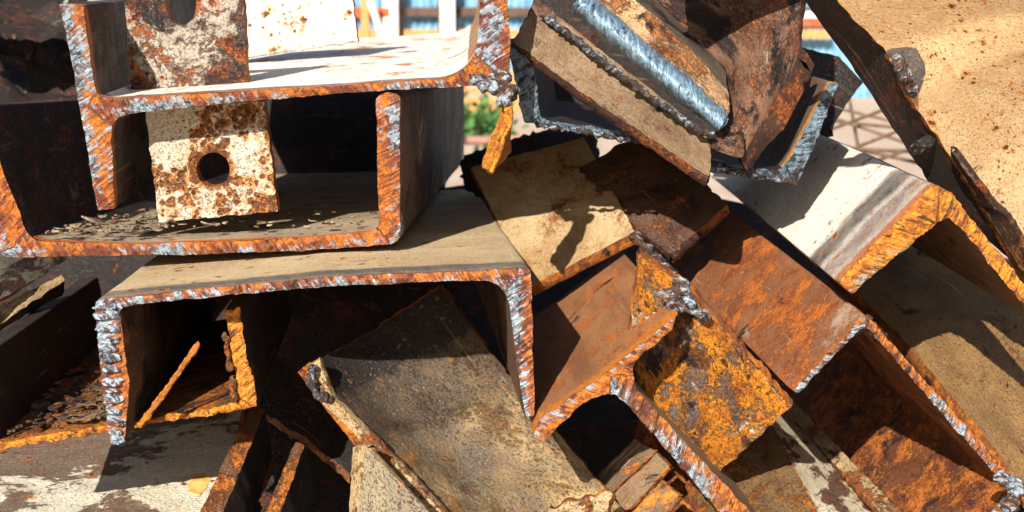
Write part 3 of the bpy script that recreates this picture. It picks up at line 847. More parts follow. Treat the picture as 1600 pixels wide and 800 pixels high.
def background():
    blue = plain('faded_blue_sheeting', '#7fa9c0', '#5b8aa6', 3, .5, .1)
    white = plain('white_post_paint', '#e6e4dd', '#d5d0c6', 5)
    brown = plain('brown_rail', '#5c4636', '#46342a', 6)
    orange = plain('orange_barrier_paint', '#e0602c', '#c94d20', 6)
    wood = plain('bare_timber', '#c98f55', '#b57a45', 8)
    D = 45.0
    Y = lambda py: P(800, py, D).z
    X = lambda px: P(px, 50, D).x
    yb = P(800, 40, D).y
    parts = [corrugated('wall_sheet', X(380), X(1800), yb + .6, .0, Y(-320), blue, .25, .05)]
    for py in (18, -110, -220):
        parts.append(box('rail', (X(380), yb + .2, Y(py) - .15), (X(1800), yb + .3, Y(py) + .15), brown))
    parts.append(box('sill_board', (X(380), yb + .02, Y(60)), (X(1300), yb + .09, Y(46)), wood))
    parts.append(box('pale_band', (X(1240), yb + .02, Y(28)), (X(1340), yb + .095, Y(18)), white))
    parts.append(box('red_band', (X(1240), yb + .02, Y(40)), (X(1340), yb + .095, Y(31)), orange))
    for px, w in ((612, 22), (700, 22), (470, 22), (1180, 20), (1420, 22)):
        parts.append(box('post', (X(px - w / 2), yb - .4, 0), (X(px + w / 2), yb + .0, Y(-330)), white))
    for px in (628, 688):
        parts.append(box('door_stile', (X(px - 3), yb + .02, 0), (X(px + 3), yb + .095, Y(-60)), brown))
    parts.append(box('roof', (X(330), yb - .6, Y(-330)), (X(1850), yb + 4, Y(-345)), white))
    thing('corrugated_shed', 'blurred blue corrugated shed with white posts seen through gaps behind the scrap', 'shed', parts)
    # timber trestle and barrier in front of the shed
    D2 = 7.0
    X2 = lambda px: P(px, 50, D2).x
    Z2 = lambda py: P(800, py, D2).z
    y2 = P(800, 40, D2).y
    pr = [box('leg', (X2(564), y2, 0), (X2(576), y2 + .05, Z2(-40)), wood),
          box('board', (X2(548), y2 + .06, Z2(26)), (X2(606), y2 + .1, Z2(12)), orange)]
    pr.append(tube('brace', [Vector((X2(580), y2 - .05, Z2(0))), Vector((X2(596), y2 - .05, Z2(50))), Vector((X2(602), y2 - .05, 0))], .02, white))
    thing('barrier', 'blurred orange board on a timber leg in front of the shed', 'barrier', pr)
    # low timber wall behind the green plant
    D3 = 11.0
    X3 = lambda px: P(px, 150, D3).x
    Z3 = lambda py: P(800, py, D3).z
    y3 = P(800, 150, D3).y
    pr = []
    for k in range(5):
        pr.append(box('plank', (X3(640), y3, Z3(165 + 14 * (k - 3)) + .012), (X3(870), y3 + .04 + .01 * (k % 2), Z3(165 + 14 * (k - 4))), wood))
    thing('timber_fence', 'low sunlit orange timber fence glimpsed beside the torn orange strip', 'fence', pr)
    # plant
    rnd = random.Random(5)
    green = plain('leaf_green', '#547d3c', '#3a602c', 20, .6)
    verts, faces, uvs = [], [], []
    c = P(752, 192, 9.0)
    for k in range(420):
        p = c + Vector((rnd.gauss(0, .095), rnd.gauss(0, .1), rnd.gauss(0, .075) - .01))
        a = Vector((rnd.uniform(-1, 1), rnd.uniform(-1, 1), rnd.uniform(-.4, 1))).normalized()
        b = a.orthogonal().normalized() * .022
        a = a * rnd.uniform(.05, .1)
        k0 = len(verts)
        verts += [p, p + a * .5 + b, p + a, p + a * .5 - b]; uvs += [(p.x, p.z)] * 4
        faces.append((k0, k0 + 1, k0 + 2, k0 + 3))
    fo = mesh_obj('foliage', verts, faces, uvs, green, smooth=False)
    stm = plain('green_stem', '#5a6a34', '#47552a', 20)
    st = []
    for k in range(5):
        a = Vector((c.x + rnd.uniform(-.04, .04), c.y, 0)); b = c + Vector((rnd.uniform(-.08, .08), 0, .02))
        st.append(tube('stem', [a, a.lerp(b, .6), b], .006, stm, 6))
    thing('leafy_plant', 'small bright green leafy plant seen through the gap under the welded beam', 'plant', [fo] + st)
    pk = plain('pinkish_pipe', '#a8796a', '#8a5f52', 10)
    thing('pipe', 'dull pink rusty pipe lying below the green plant', 'pipe', [tube('pipe', [P(600, 224, 8.2), P(760, 219, 8.2), P(900, 215, 8.2)], .026, pk, 12)])
    # lattice of thin bars on the pale ground
    rb = plain('rebar_rust', '#7d6048', '#5c4634', 30)
    rods = []
    for (a, b) in (((1290, 205, 3.0), (1440, 150, 3.3)), ((1285, 178, 3.2), (1450, 235, 3.0)), ((1290, 222, 2.9), (1470, 262, 2.9)), ((1300, 245, 2.8), (1440, 190, 3.0)),
                   ((1340, 262, 2.75), (1470, 215, 2.9)), ((1310, 190, 3.3), (1460, 205, 3.3)), ((1300, 232, 2.85), (1470, 238, 2.85)), ((1330, 170, 3.4), (1350, 280, 2.7)), ((1270, 160, 3.4), (1440, 200, 3.3))):
        pa, pb = P(*a), P(*b)
        e = (pb - pa) * .4
        rods.append(tube('rod', [pa - e, pb + e], .0042, rb, 8))
    thing('rebar_lattice', 'open lattice of thin rusty bars over pale ground behind the leaning plate', 'lattice', rods)
background()

# ------------------------------------------------------------------ dark scrap behind the front pieces
def crumple(pts, seed, amp, mat, thick=.003, res=.012):
    o = sheet('scrap_sheet', [PP(*r) for r in pts], thick, mat, None, seed, res=.008, dents=amp, rough=.012, dfreq=9)
    return o
leaf = [
    (((-60, 150, 1.9), (140, 130, 2.0)), ((-60, 178, 1.55), (140, 172, 1.6)), 'long flat brown scrap sheet just above the left flange'),
    (((-60, -40, 1.9), (60, -60, 2.0)), ((-60, 40, 1.75), (110, 60, 1.8)), 'pale torn scrap sheet in the top corner of the pile'),
    (((-60, 30, 2.0), (60, 20, 1.95), (130, 5, 1.9)), ((-60, 60, 1.8), (60, 95, 1.85), (130, 110, 1.9)), 'dark curled scrap sheet under the pale torn one'),
    (((-60, 90, 2.1), (130, 70, 2.1)), ((-60, 170, 1.9), (130, 150, 1.95)), 'blackened scrap sheet deepest in the left corner'),
]
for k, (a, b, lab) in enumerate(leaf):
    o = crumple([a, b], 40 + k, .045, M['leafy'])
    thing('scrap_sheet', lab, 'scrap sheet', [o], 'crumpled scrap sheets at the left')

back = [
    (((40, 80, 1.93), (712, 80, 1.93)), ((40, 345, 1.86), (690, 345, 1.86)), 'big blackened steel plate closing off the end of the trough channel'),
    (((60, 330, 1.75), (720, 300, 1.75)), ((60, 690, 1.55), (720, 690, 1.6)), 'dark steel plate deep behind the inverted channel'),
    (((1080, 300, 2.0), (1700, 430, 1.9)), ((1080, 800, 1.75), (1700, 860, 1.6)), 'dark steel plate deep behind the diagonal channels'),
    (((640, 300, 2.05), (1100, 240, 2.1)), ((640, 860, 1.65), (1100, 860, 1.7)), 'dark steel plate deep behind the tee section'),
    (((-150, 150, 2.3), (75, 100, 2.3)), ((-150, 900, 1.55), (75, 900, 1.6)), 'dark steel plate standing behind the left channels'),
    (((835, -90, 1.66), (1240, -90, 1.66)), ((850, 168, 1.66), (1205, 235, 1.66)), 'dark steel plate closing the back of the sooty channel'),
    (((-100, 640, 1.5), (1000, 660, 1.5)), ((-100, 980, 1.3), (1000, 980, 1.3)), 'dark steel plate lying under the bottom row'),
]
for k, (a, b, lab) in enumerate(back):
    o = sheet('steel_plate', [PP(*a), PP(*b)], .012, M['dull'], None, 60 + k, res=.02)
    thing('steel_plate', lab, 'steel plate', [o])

# ------------------------------------------------------------------ A: beam with horizontal web, upper left
VPA, DA = (745, -60), 1.10
outl = [(93, 6, 4, 'flange_l'), (131, 8, 4, 'flange_l'), (150, 156, 26, 'web'), (745, 120, 70, 'flange_r'), (752, -80, 4, 'flange_r'),
        (786, -80, 4, 'flange_r'), (797, 60, 4, 'flange_r'), (797, 128, 8, 'flange_r'), (764, 134, 8, 'web'), (620, 140, 60, 'web'), (485, 150, 60, 'web'), (330, 164, 60, 'web'),
        (172, 181, 30, 'flange_l'), (180, 326, 4, 'flange_l'), (152, 330, 4, 'flange_l'), (124, 165, 4, 'flange_l')]
pa, atA, dA = beam(outl, [((112, 6), (136, 165)), ((136, 165), (166, 330)), ((136, 165), (765, 124)), ((775, -80), (785, 130))], VPA, DA, (450, 150), .74,
                   {'flange_l': ('flange', M['dark_flange']), 'web': ('web', M['white_web']), 'flange_r': ('flange', M['j_burnt'])}, M['cut_mixed'], 1.0)
nA = dA
def stiffener(at, u, quad, hole, thick, mat, edge, seed):
    """quad and hole are front-plane picture points moved back by u along the beam"""
    f = 1.0
    c = [at(x, y, 0) for x, y in quad]
    return c
def plane_quad(depth_pt, normal, pts):
    return [on_plane(x, y, depth_pt, normal) for x, y in pts]
p1 = P(300, 60, DA + .07)
q = plane_quad(p1, dA, [(190, -60), (377, -60), (387, 127), (206, 150)])
hc = on_plane(283, 5, p1, dA); ha = on_plane(307, 5, p1, dA) - hc; hb = on_plane(283, -30, p1, dA) - hc
st1 = holed_plate('stiffener_plate', q, (hc, ha, hb), dA, .013, M['stiff_top'], M['rim_rust'], 3)
p2 = P(335, 255, DA + .05)
q = plane_quad(p2, dA, [(226, 172), (413, 158), (434, 330), (248, 347)])
hc = on_plane(333, 265, p2, dA); ha = on_plane(359, 265, p2, dA) - hc; hb = on_plane(333, 238, p2, dA) - hc
st2 = holed_plate('stiffener_plate', q, (hc, ha, hb), dA, .013, M['stiff_low'], M['rim_rust'], 4)
p3 = P(470, 40, DA + .33)
q = plane_quad(p3, dA, [(330, -60), (544, -60), (558, 64), (340, 96)])
wht = steel('white_plate', '#efe8da', '#e2d6c0', rust='#cf8a2c', rust_amt=.25, dark_amt=.04, spots=.7, spot_scale=60, bump=.6)
st3 = sheet('stiffener_plate', [[q[0], q[1]], [q[3], q[2]]], .013, wht, M['rim_rust'], 5)
slag = lumps('slag_bead', bead_line(PP((745, 126, 1.09), (770, 133, 1.085), (796, 148, 1.085)), .006, 16, 1) + [(P(788, 158, 1.085), .007), (P(772, 122, 1.088), .005), (P(790, 120, 1.087), .006), (P(752, 133, 1.088), .004)], M['slag_rusty'], 1)
tl = PP((768, 132, 1.10), (784, 160, 1.10), (778, 190, 1.10), (767, 214, 1.10), (761, 238, 1.10), (752, 257, 1.10))
tr = PP((784, 126, 1.083), (795, 165, 1.083), (795, 192, 1.083), (784, 214, 1.08), (777, 238, 1.078), (765, 266, 1.078))
tq = PP((799, 130, 1.095), (800, 165, 1.092), (799, 194, 1.095), (798, 216, 1.10), (798, 238, 1.105), (774, 263, 1.09))
torn = sheet('torn_edge', [tl, tr], .004, M['cut_yellow'], None, 6, res=.0025, rough=.002, dents=.0016)
torn2 = sheet('torn_face', [tr, tq], .004, M['torn'], M['cut_yellow'], 7, res=.0025, rough=.0022, dents=.0014)
thing('steel_beam', 'steel beam with white painted web, two holed stiffener plates and a torn orange strip', 'steel beam', pa + [st1, st2, st3, slag, torn, torn2])

# ------------------------------------------------------------------ B: trough channel under it
VPB, DB = (842, 110), 1.12
outl = [(-70, 165, 4, 'fl'), (-28, 165, 4, 'fl'), (44, 377, 22, 'web'), (180, 381, 40, 'web'), (320, 379, 40, 'web'), (485, 371, 40, 'web'), (592, 361, 20, 'fr'), (587, 152, 6, 'fr'), (604, 143, 6, 'fr'),
        (625, 150, 6, 'fr'), (626, 381, 20, 'web'), (485, 391, 40, 'web'), (300, 398, 40, 'web'), (2, 402, 14, 'fl')]
pb, atB, dB = beam(outl, [((-50, 165), (20, 388)), ((20, 388), (605, 374)), ((607, 374), (606, 145))], VPB, DB, (320, 385), .95,
                   {'fl': ('flange', M['b_left']), 'web': ('web', M['b_web']), 'fr': ('flange', M['b_flange'])}, M['cut_orange'], 2.0)
thing('steel_channel', 'open trough channel with orange cut lip, lying under the holed stiffener plate', 'steel channel', pb)
rnd = random.Random(9)
sp = []
for k in range(190):
    x = rnd.choice([rnd.uniform(60, 250), rnd.uniform(80, 200), rnd.uniform(60, 560)])
    u = abs(rnd.gauss(.05, .06)) + .004
    sp.append((atB(x, 371 - (x - 42) * .02, u) + Vector((0, 0, .0012)), Vector((rnd.uniform(-.2, .2), rnd.uniform(-.2, .2), 1)).normalized(), min(.012, rnd.lognormvariate(-5.75, .6))))
fo = flakes('rust_flakes', sp, M['flake'], 2)
fo['label'] = 'scatter of loose pale rust flakes in the trough channel by the holed stiffener plate'
fo['category'] = 'rust flakes'
fo['kind'] = 'stuff'

# ------------------------------------------------------------------ C: inverted channel
VPC, DC = (623, 121), .99
outl = [(148, 468, 8, 'web'), (500, 433, 4, 'web'), (829, 419, 10, 'fr'), (836, 652, 6, 'fr'), (820, 653, 4, 'fr'), (791, 438, 42, 'web'),
        (640, 441, 40, 'web'), (500, 449, 40, 'web'), (340, 462, 40, 'web'), (187, 481, 10, 'fl'), (203, 600, 4, 'fl'), (194, 692, 4, 'fl'), (175, 696, 4, 'fl'), (158, 600, 4, 'fl')]
pc, atC, dC = beam(outl, [((165, 472), (184, 695)), ((165, 472), (500, 445)), ((500, 445), (812, 430)), ((812, 430), (828, 652))], VPC, DC, (480, 450), .72,
                   {'fl': ('flange', M['c_flange']), 'web': ('web', M['c_web']), 'fr': ('flange', M['c_flange'])}, M['cut_red'], 3.0, drag=.0022)
# bright ripples on the left leg
rip = []
for k in range(24):
    t = (k + .35 * sin(k * 2.7)) / 23
    x = 166 + 18 * t; y = 480 + 212 * t
    w = (20 - 9 * t) * DC / F
    rip.append((atC(x, y, -.001), (w * (1 + .12 * sin(k * 1.7)), .0046, .0019 + .0006 * sin(k * 2.1))))
ripo = lumps('slag_bead', rip, M['cut_silver'], 11, vox=.0009, rough=.0008, melt=1)
thing('steel_channel', 'inverted tan channel with bright silver ripples down its cut leg, under the trough channel', 'steel channel', pc + [ripo])

# ------------------------------------------------------------------ S: crusted channel behind C's left leg
VPS, DS = (600, 120), 1.035
outl = [(-70, 565, 4, 'fl'), (-30, 560, 4, 'fl'), (-2, 690, 10, 'web'), (240, 652, 4, 'web'), (374, 628, 8, 'fr'), (350, 484, 4, 'fr'), (374, 480, 4, 'fr'), (404, 636, 5, 'web'),
        (240, 664, 4, 'web'), (-20, 708, 8, 'fl')]
ps, atS, dS = beam(outl, [((-50, 562), (-15, 700)), ((-15, 700), (400, 638)), ((400, 638), (364, 480))], VPS, DS, (200, 665), .42,
                   {'fl': ('flange', M['s_flange']), 'web': ('web', M['s_web']), 'fr': ('flange', M['s_flange'])}, M['cut_yellow'], 4.0, edge=.002, drag=.002)
sl = lumps('slag_bead', bead_line(PP((352, 520, 1.032), (356, 560, 1.034), (366, 628, 1.034)), .0026, 18, 3), M['bar_rust'], 5)
thing('steel_channel', 'orange crusted channel lying beneath the silver rippled leg', 'steel channel', ps + [sl])
sp = []
for k in range(240):
    x = rnd.uniform(0, 200); u = abs(rnd.gauss(.07, .09)) + .004
    sp.append((atS(x, 688 - (x + 2) * .157, u) + Vector((0, 0, .0015)), Vector((rnd.uniform(-.3, .3), rnd.uniform(-.3, .3), 1)).normalized(), min(.014, rnd.lognormvariate(-5.6, .6))))
fo = flakes('rust_flakes', sp, M['flake2'], 5)
fo['label'] = 'drift of dark rust flakes left of the silver rippled leg'
fo['category'] = 'rust flakes'
slv = sheet('lit_edge_strip', [PP((212, 667, .998), (262, 600, 1.005), (309, 534, 1.012)), PP((220, 669, .998), (268, 602, 1.005), (312, 537, 1.012))], .003, M['torn'], M['cut_yellow'], 48, res=.003, rough=.001, dents=.0006)  # added strip standing in for the sunlit lower edge of the left flange
thing('lit_edge_strip', 'thin orange strip added for the sunlit lower edge of the inverted channel leg', 'added strip', [slv])
fo['kind'] = 'stuff'

# ------------------------------------------------------------------ E: tee section in the middle
VPE, DE = (690, 85), 1.0
outl = [(1062, 488, 5, 'fl'), (1050, 516, 5, 'fl'), (990, 565, 20, 'web'), (992, 606, 16, 'web'), (1210, 840, 4, 'web'), (1165, 850, 4, 'web'), (1000, 655, 26, 'web'), (960, 612, 40, 'web'), (918, 622, 26, 'fl'), (850, 690, 5, 'fl'),
        (832, 682, 5, 'fl'), (842, 655, 5, 'fl'), (940, 588, 4, 'fl')]
pe, atE, dE = beam(outl, [((1056, 502), (842, 676)), ((960, 590), (1190, 845))], VPE, DE, (950, 600), .33,
                   {'fl': ('flange', M['e_flange']), 'web': ('web', M['e_web'])}, M['cut_brown'], 5.0, edge=.0016, drag=.0024)
p5 = P(1110, 600, DE + .06)
q = plane_quad(p5, (dE + Vector((.15, 0, .25))).normalized(), [(1000, 400), (1078, 452), (1236, 634), (1124, 738), (975, 590)])
yel = sheet('stiffener_plate', [[q[0], q[1], q[2]], [q[4], q[4].lerp(q[3], .5), q[3]]], .014, M['yellow_plate'], M['rim_rust'], 7, res=.004, dents=.0015, rough=.002)
sl = lumps('slag_bead', bead_line(PP((992, 372, 1.10), (1020, 400, 1.08), (1060, 445, 1.03), (1102, 500, 1.03)), .0046, 40, 5, .9) + bead_line(PP((1010, 405, 1.09), (1040, 440, 1.05), (1064, 482, 1.01)), .004, 24, 6), M['slag_rusty'], 6)
sl2 = lumps('rust_crust', bead_line(PP((1005, 405, 1.10), (1030, 440, 1.05), (1058, 486, 1.012)), .0052, 30, 8), M['slag_rusty'], 7)
thing('steel_tee', 'orange brown tee section with torch cut end and a bright rusty stiffener plate', 'steel section', pe + [yel, sl, sl2])

# ------------------------------------------------------------------ F: rust coloured channel, right
VPF, DF = (480, -180), 1.05
outl = [(1236, 612, 3, 'f1'), (1352, 490, 10, 'web'), (1470, 620, 3, 'web'), (1600, 765, 8, 'f2'), (1480, 896, 3, 'f2'), (1470, 884, 3, 'f2'), (1578, 768, 14, 'web'), (1460, 634, 3, 'web'),
        (1352, 508, 10, 'f1'), (1246, 616, 3, 'f1')]
pf, atF, dF = beam(outl, [((1240, 612), (1352, 498)), ((1352, 498), (1590, 766)), ((1590, 766), (1475, 890))], VPF, DF, (1420, 580), .55,
                   {'f1': ('flange', M['f_flange']), 'web': ('web', M['f_in']), 'f2': ('flange', M['f_in'])}, M['cut_brown'], 6.0, edge=.0016)
sl = lumps('slag_bead', bead_line(PP((1325, 525, 1.05), (1352, 500, 1.045), (1385, 535, 1.048)), .0042, 40, 9) + bead_line(PP((1390, 540, 1.05), (1420, 575, 1.05)), .0026, 20, 4), M['slag'], 8)
sl2 = lumps('slag_bead', bead_line(PP((1560, 745, 1.04), (1592, 765, 1.04), (1575, 800, 1.03)), .0048, 26, 2), M['slag_rusty'], 8)
lip = sheet('flange_lip', [PP((1232, 618, 1.385), (1340, 730, 1.22), (1446, 842, 1.085)), PP((1219, 632, 1.38), (1322, 744, 1.215), (1422, 850, 1.08))], .010, M['h_edge'], M['rim_rust'], 57, res=.004, rough=.0018, dents=.0012)
thing('steel_channel', 'red brown channel with silver slag on its corner and an orange rusted inside', 'steel channel', pf + [lip, sl, sl2])

# ------------------------------------------------------------------ D: cream channel
VPD, DD = (760, -20), 1.03
outl = [(1308, 440, 4, 'f1'), (1460, 286, 14, 'f2'), (1484, 298, 8, 'f2'), (1640, 492, 4, 'f2'), (1622, 506, 4, 'f2'), (1482, 334, 22, 'f1'), (1330, 460, 4, 'f1')]
pd_, atD, dD = beam(outl, [((1318, 450), (1466, 306)), ((1466, 306), (1632, 500))], VPD, DD, (1450, 380), .64,
                    {'f1': ('web', M['d_web']), 'f2': ('flange', M['d_flange'])}, M['cut_yellow'], 7.0, edge=.0018)
thing('steel_angle', 'cream painted angle with a bright orange cut end, resting on the red brown channel', 'steel angle', pd_)

# ------------------------------------------------------------------ K: sooty channel at the top
VPK, DK = (960, 40), 1.16
outl = [(790, 60, 4, 'fl'), (830, 66, 4, 'fl'), (846, 186, 10, 'web'), (1000, 208, 4, 'web'), (1110, 252, 4, 'web'), (1222, 266, 14, 'fr'), (1296, 128, 4, 'fr'), (1312, 130, 4, 'fr'), (1282, 210, 4, 'fr'),
        (1244, 288, 8, 'web'), (1110, 270, 4, 'web'), (1000, 226, 4, 'web'), (818, 192, 6, 'fl')]
pk_, atK, dK = beam(outl, [((812, 60), (832, 190)), ((832, 190), (1000, 217)), ((1000, 217), (1238, 278)), ((1238, 278), (1304, 130))], VPK, DK, (1050, 230), .30,
                    {'fl': ('flange', M['k_black']), 'web': ('web', M['k_black']), 'fr': ('flange', M['k_in'])}, M['cut_grey'], 8.0, edge=.0018, drag=.0026)
PK = lambda *pts: [P(x, y, d * 1.165) for x, y, d in pts]
k2 = sheet('flange', [PK((1255, 75, 1.20), (1310, 88, 1.21), (1348, 128, 1.21)), PK((1262, 205, 1.18), (1285, 208, 1.19), (1295, 200, 1.19))], .012, M['k_black'], None, 17)
sl = lumps('slag_bead', bead_line(PK((836, 194, .992), (900, 203, .99), (1000, 222, .99), (1110, 262, .99), (1238, 284, .99), (1275, 215, .99)), .0026, 120, 12, .9), M['slag'], 9)
thing('steel_channel', 'sooty black channel with a grey molten lip, cradling the flame cut piece', 'steel channel', pk_ + [k2, sl])

# ------------------------------------------------------------------ J: flame cut piece lying in K
strip = sheet('flange', [PK((838, -2, 1.01), (905, 52, 1.0), (1010, 135, .985), (1112, 213, .97)), PK((802, 66, .99), (900, 138, .975), (1010, 212, .96), (1108, 277, .945))],
              .012, M['j_strip'], M['rim_dark'], 20, res=.004, rough=.0016)
cutf = sheet('cut_edge', [PK((892, 20, .990), (1006, 114, .980), (1121, 205, .970)), PK((895, 12, .972), (1009, 108, .962), (1123, 201, .953)), PK((904, 0, .966), (1016, 97, .956), (1129, 191, .948)), PK((914, -12, .972), (1025, 86, .962), (1136, 179, .953)), PK((917, -15, .990), (1028, 82, .980), (1139, 174, .970))],
             .012, M['cut_ridge'], None, 21, res=.0016, smooth=True, rough=.0016, ridges=.0024, dents=.0008)
burn = sheet('scorched_band', [PK((918, -16, .985), (1030, 84, .976), (1139, 174, .967)), PK((958, -30, 1.0), (1062, 62, .99), (1137, 140, .98))], .016, M['j_burnt'], None, 22, res=.004, dents=.0022)
oliv = sheet('web', [PK((957, -31, 1.0), (1061, 61, .99), (1136, 141, .98)), PK((1000, -24, 1.06), (1072, 45, 1.05), (1134, 106, 1.03))], .016, M['j_olive'], None, 23, res=.005)
fl3 = sheet('flange', [PK((998, -26, 1.062), (1070, 43, 1.052), (1133, 106, 1.032), (1133, 196, .985), (1158, 249, .965)),
                       PK((1150, -60, 1.03), (1170, 0, 1.02), (1195, 70, 1.0), (1205, 150, .985), (1195, 180, .975)),
                       PK((1246, -80, 1.0), (1248, -20, 1.0), (1250, 30, .995), (1250, 74, .99), (1247, 90, .985))], .022, M['j_flange'], M['rim_dark'], 24, res=.005, rough=.002, dents=.002)
shade_plate = sheet('flange', [PK((1030, -70, .93), (1250, -95, .93)), PK((1040, -330, 1.0), (1260, -330, 1.0))], .015, M['j_flange'], None, 26, res=.012)  # unseen plate above the view, added to cast shade on the flange below
toe = sheet('toe_plate', [PK((1104, 214, .968), (1120, 206, .968), (1134, 192, .972)), PK((1114, 232, .962), (1140, 228, .96), (1160, 206, .96)), PK((1152, 247, .962), (1158, 246, .96), (1164, 238, .96))], .012, M['j_flange'], None, 25, res=.004)
sl = lumps('slag_bead', bead_line(PK((850, 26, .995), (905, 66, .985), (960, 110, .975), (1030, 160, .965), (1095, 205, .955), (1112, 212, .955)), .0028, 150, 14, 1.1), M['slag'], 10)
thing('flame_cut_beam', 'brown beam piece with a long silver ridged flame cut, topmost in the middle of the pile', 'steel beam', [strip, cutf, burn, oliv, fl3, toe, shade_plate, sl])

# ------------------------------------------------------------------ M: big leaning plate, upper right
L2 = PP((1270, -60, .93), (1306, 0, .95), (1385, 80, .985), (1421, 152, 1.0), (1469, 221, 1.03), (1516, 294, 1.06), (1592, 415, 1.1), (1690, 560, 1.16))
L1 = PP((1212, -60, .99), (1256, 0, 1.0), (1332, 105, 1.035), (1395, 200, 1.055), (1458, 294, 1.08), (1500, 340, 1.095), (1597, 421, 1.125), (1700, 575, 1.18))
face = sheet('front_face', [L2, PP((1480, -90, .93), (1500, -40, .95), (1540, 30, .985), (1580, 80, 1.0), (1620, 130, 1.03), (1660, 180, 1.06), (1740, 300, 1.1), (1800, 420, 1.16)),
                            PP((1700, -100, .93), (1720, -60, .95), (1760, 0, .985), (1800, 50, 1.0), (1840, 90, 1.03), (1880, 130, 1.06), (1950, 240, 1.1), (2000, 350, 1.16))], .012, M['m_face'], M['rim_rust'], 30, res=.006, rough=.0014, dents=.00025)
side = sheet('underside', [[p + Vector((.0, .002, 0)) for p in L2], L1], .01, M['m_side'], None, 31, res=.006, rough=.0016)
lug = lumps('rust_lump', bead_line(PP((1402, 92, .984), (1412, 114, .986), (1430, 142, .993)), .0034, 30, 21, 1.3), M['slag_rusty'], 22)
greyish = sheet('dark_patch', [PP((1390, 84, .984), (1404, 76, .985), (1424, 75, .986), (1437, 83, .987)), PP((1402, 108, .990), (1420, 106, .990), (1442, 108, .991)), PP((1420, 150, .999), (1430, 148, .998), (1438, 136, .996))], .0015, M['r_dark'], None, 27, res=.003, smooth=True, rough=.002)  # the patch is a thin dark grey sheet laid on the tan face
crust = sheet('rust_crust', [PP((1482, 240, 1.032), (1526, 306, 1.056), (1564, 366, 1.078), (1598, 416, 1.09)), PP((1486, 238, 1.022), (1542, 312, 1.046), (1576, 344, 1.06), (1604, 396, 1.075))], .006, M['rim_dark'], None, 24, res=.004, rough=.0032, dents=.0016)
nut = lumps('bolt_stub', [(P(1440, 228, 1.035), (.008, .008, .006)), (P(1450, 222, 1.035), (.005, .006, .006))], M['k_black'], 25)
thing('leaning_plate', 'large speckled tan steel section leaning across the right with a black underside', 'steel section', [face, side, lug, greyish, crust, nut])

# ------------------------------------------------------------------ N: web between D and F
nf = sheet('web', [PP((1300, 420, 1.35), (1420, 540, 1.24), (1520, 660, 1.14), (1640, 810, 1.06)), PP((1400, 400, 1.40), (1500, 500, 1.28), (1600, 610, 1.2), (1720, 750, 1.12)),
                   PP((1490, 330, 1.42), (1600, 430, 1.36), (1700, 520, 1.28), (1800, 620, 1.2))], .014, M['n_face'], M['rim_rust'], 32, res=.006, smooth=True, dents=.002)
thing('steel_plate', 'tan pitted plate filling the gap between the cream angle and the red brown channel', 'steel plate', [nf])

# ------------------------------------------------------------------ P, Q: flanges seen end-up in the middle
pf_ = sheet('steel_plate', [PP((736, 262, 1.40), (828, 448, 1.27)), PP((912, 215, 1.40), (992, 362, 1.27))], .014, M['p_face'], M['rim_rust'], 33, res=.006)
burnt = sheet('steel_plate', [PP((722, 246, 1.62), (800, 222, 1.60), (920, 192, 1.58)), PP((735, 300, 1.60), (820, 300, 1.58), (930, 260, 1.56))], .012, M['k_black'], None, 61, res=.006, rough=.006, dents=.003)
thing('steel_plate', 'ragged burnt black plate behind the upper edge of the dusty tan plate', 'steel plate', [burnt])
thing('steel_plate', 'dusty tan plate behind the tee section, scratched pale near its edge', 'steel plate', [pf_])
qf = sheet('steel_plate', [PP((905, 262, 1.36), (930, 300, 1.33), (1046, 398, 1.26)), PP((1010, 205, 1.36), (1135, 318, 1.27))], .016, M['q_face'], M['rim_dark'], 34, res=.006, rough=.003, dents=.002)
thing('steel_plate', 'dark brown plate lying on the dusty tan plate below the sooty channel', 'steel plate', [qf])

# ------------------------------------------------------------------ H: big flange plunging down, bottom centre
hf = sheet('web', [PP((486, 566, 1.075), (566, 672, 1.07), (690, 812, 1.06), (760, 890, 1.05)),
                   PP((520, 552, 1.12), (620, 660, 1.115), (760, 810, 1.10), (820, 890, 1.09)),
                   PP((585, 515, 1.145), (680, 620, 1.14), (810, 770, 1.125), (900, 890, 1.11)),
                   PP((690, 446, 1.15), (785, 575, 1.145), (956, 778, 1.12), (1040, 880, 1.10))], .014, M['h_body'], M['rim_rust'], 35, res=.0055, smooth=True, dents=.0016, rough=.002)
he = sheet('edge', [PP((484, 570, 1.07), (500, 625, 1.07), (560, 685, 1.065), (680, 815, 1.055), (740, 890, 1.05)), PP((499, 562, 1.07), (517, 618, 1.068), (573, 676, 1.063), (695, 804, 1.053), (762, 884, 1.048))], .012, M['h_edge'], None, 36, res=.0035, rough=.0014, dents=.0006)
sl = lumps('slag_bead', bead_line(PP((492, 570, 1.065), (486, 590, 1.065), (496, 615, 1.065), (515, 622, 1.065)), .0030, 36, 31, 1.3), M['slag'], 32)
thing('steel_section', 'broad olive and tan flange plunging down below the inverted channel', 'steel section', [hf, he, sl])

vf = sheet('steel_plate', [PP((430, 560, 1.25), (500, 600, 1.24), (562, 690, 1.2)), PP((400, 640, 1.22), (470, 680, 1.2), (548, 742, 1.17))], .012, M['dull'], M['bar_rust'], 37, rough=.003)
thing('steel_plate', 'small black plate with a rusty corner behind the olive flange', 'steel plate', [vf])
wf = sheet('face', [PP((572, 700, 1.03), (700, 830, 1.01)), PP((556, 830, 1.03), (600, 880, 1.0))], .012, M['w_face'], M['h_edge'], 38, res=.005)
we = sheet('edge', [PP((551, 698, 1.05), (548, 760, 1.05), (545, 840, 1.05)), PP((573, 700, 1.03), (568, 760, 1.03), (562, 840, 1.03))], .01, M['h_edge'], None, 39, res=.004, rough=.002)
thing('steel_plate', 'grey plate with a bleached ragged edge at the foot of the olive flange', 'steel plate', [wf, we])

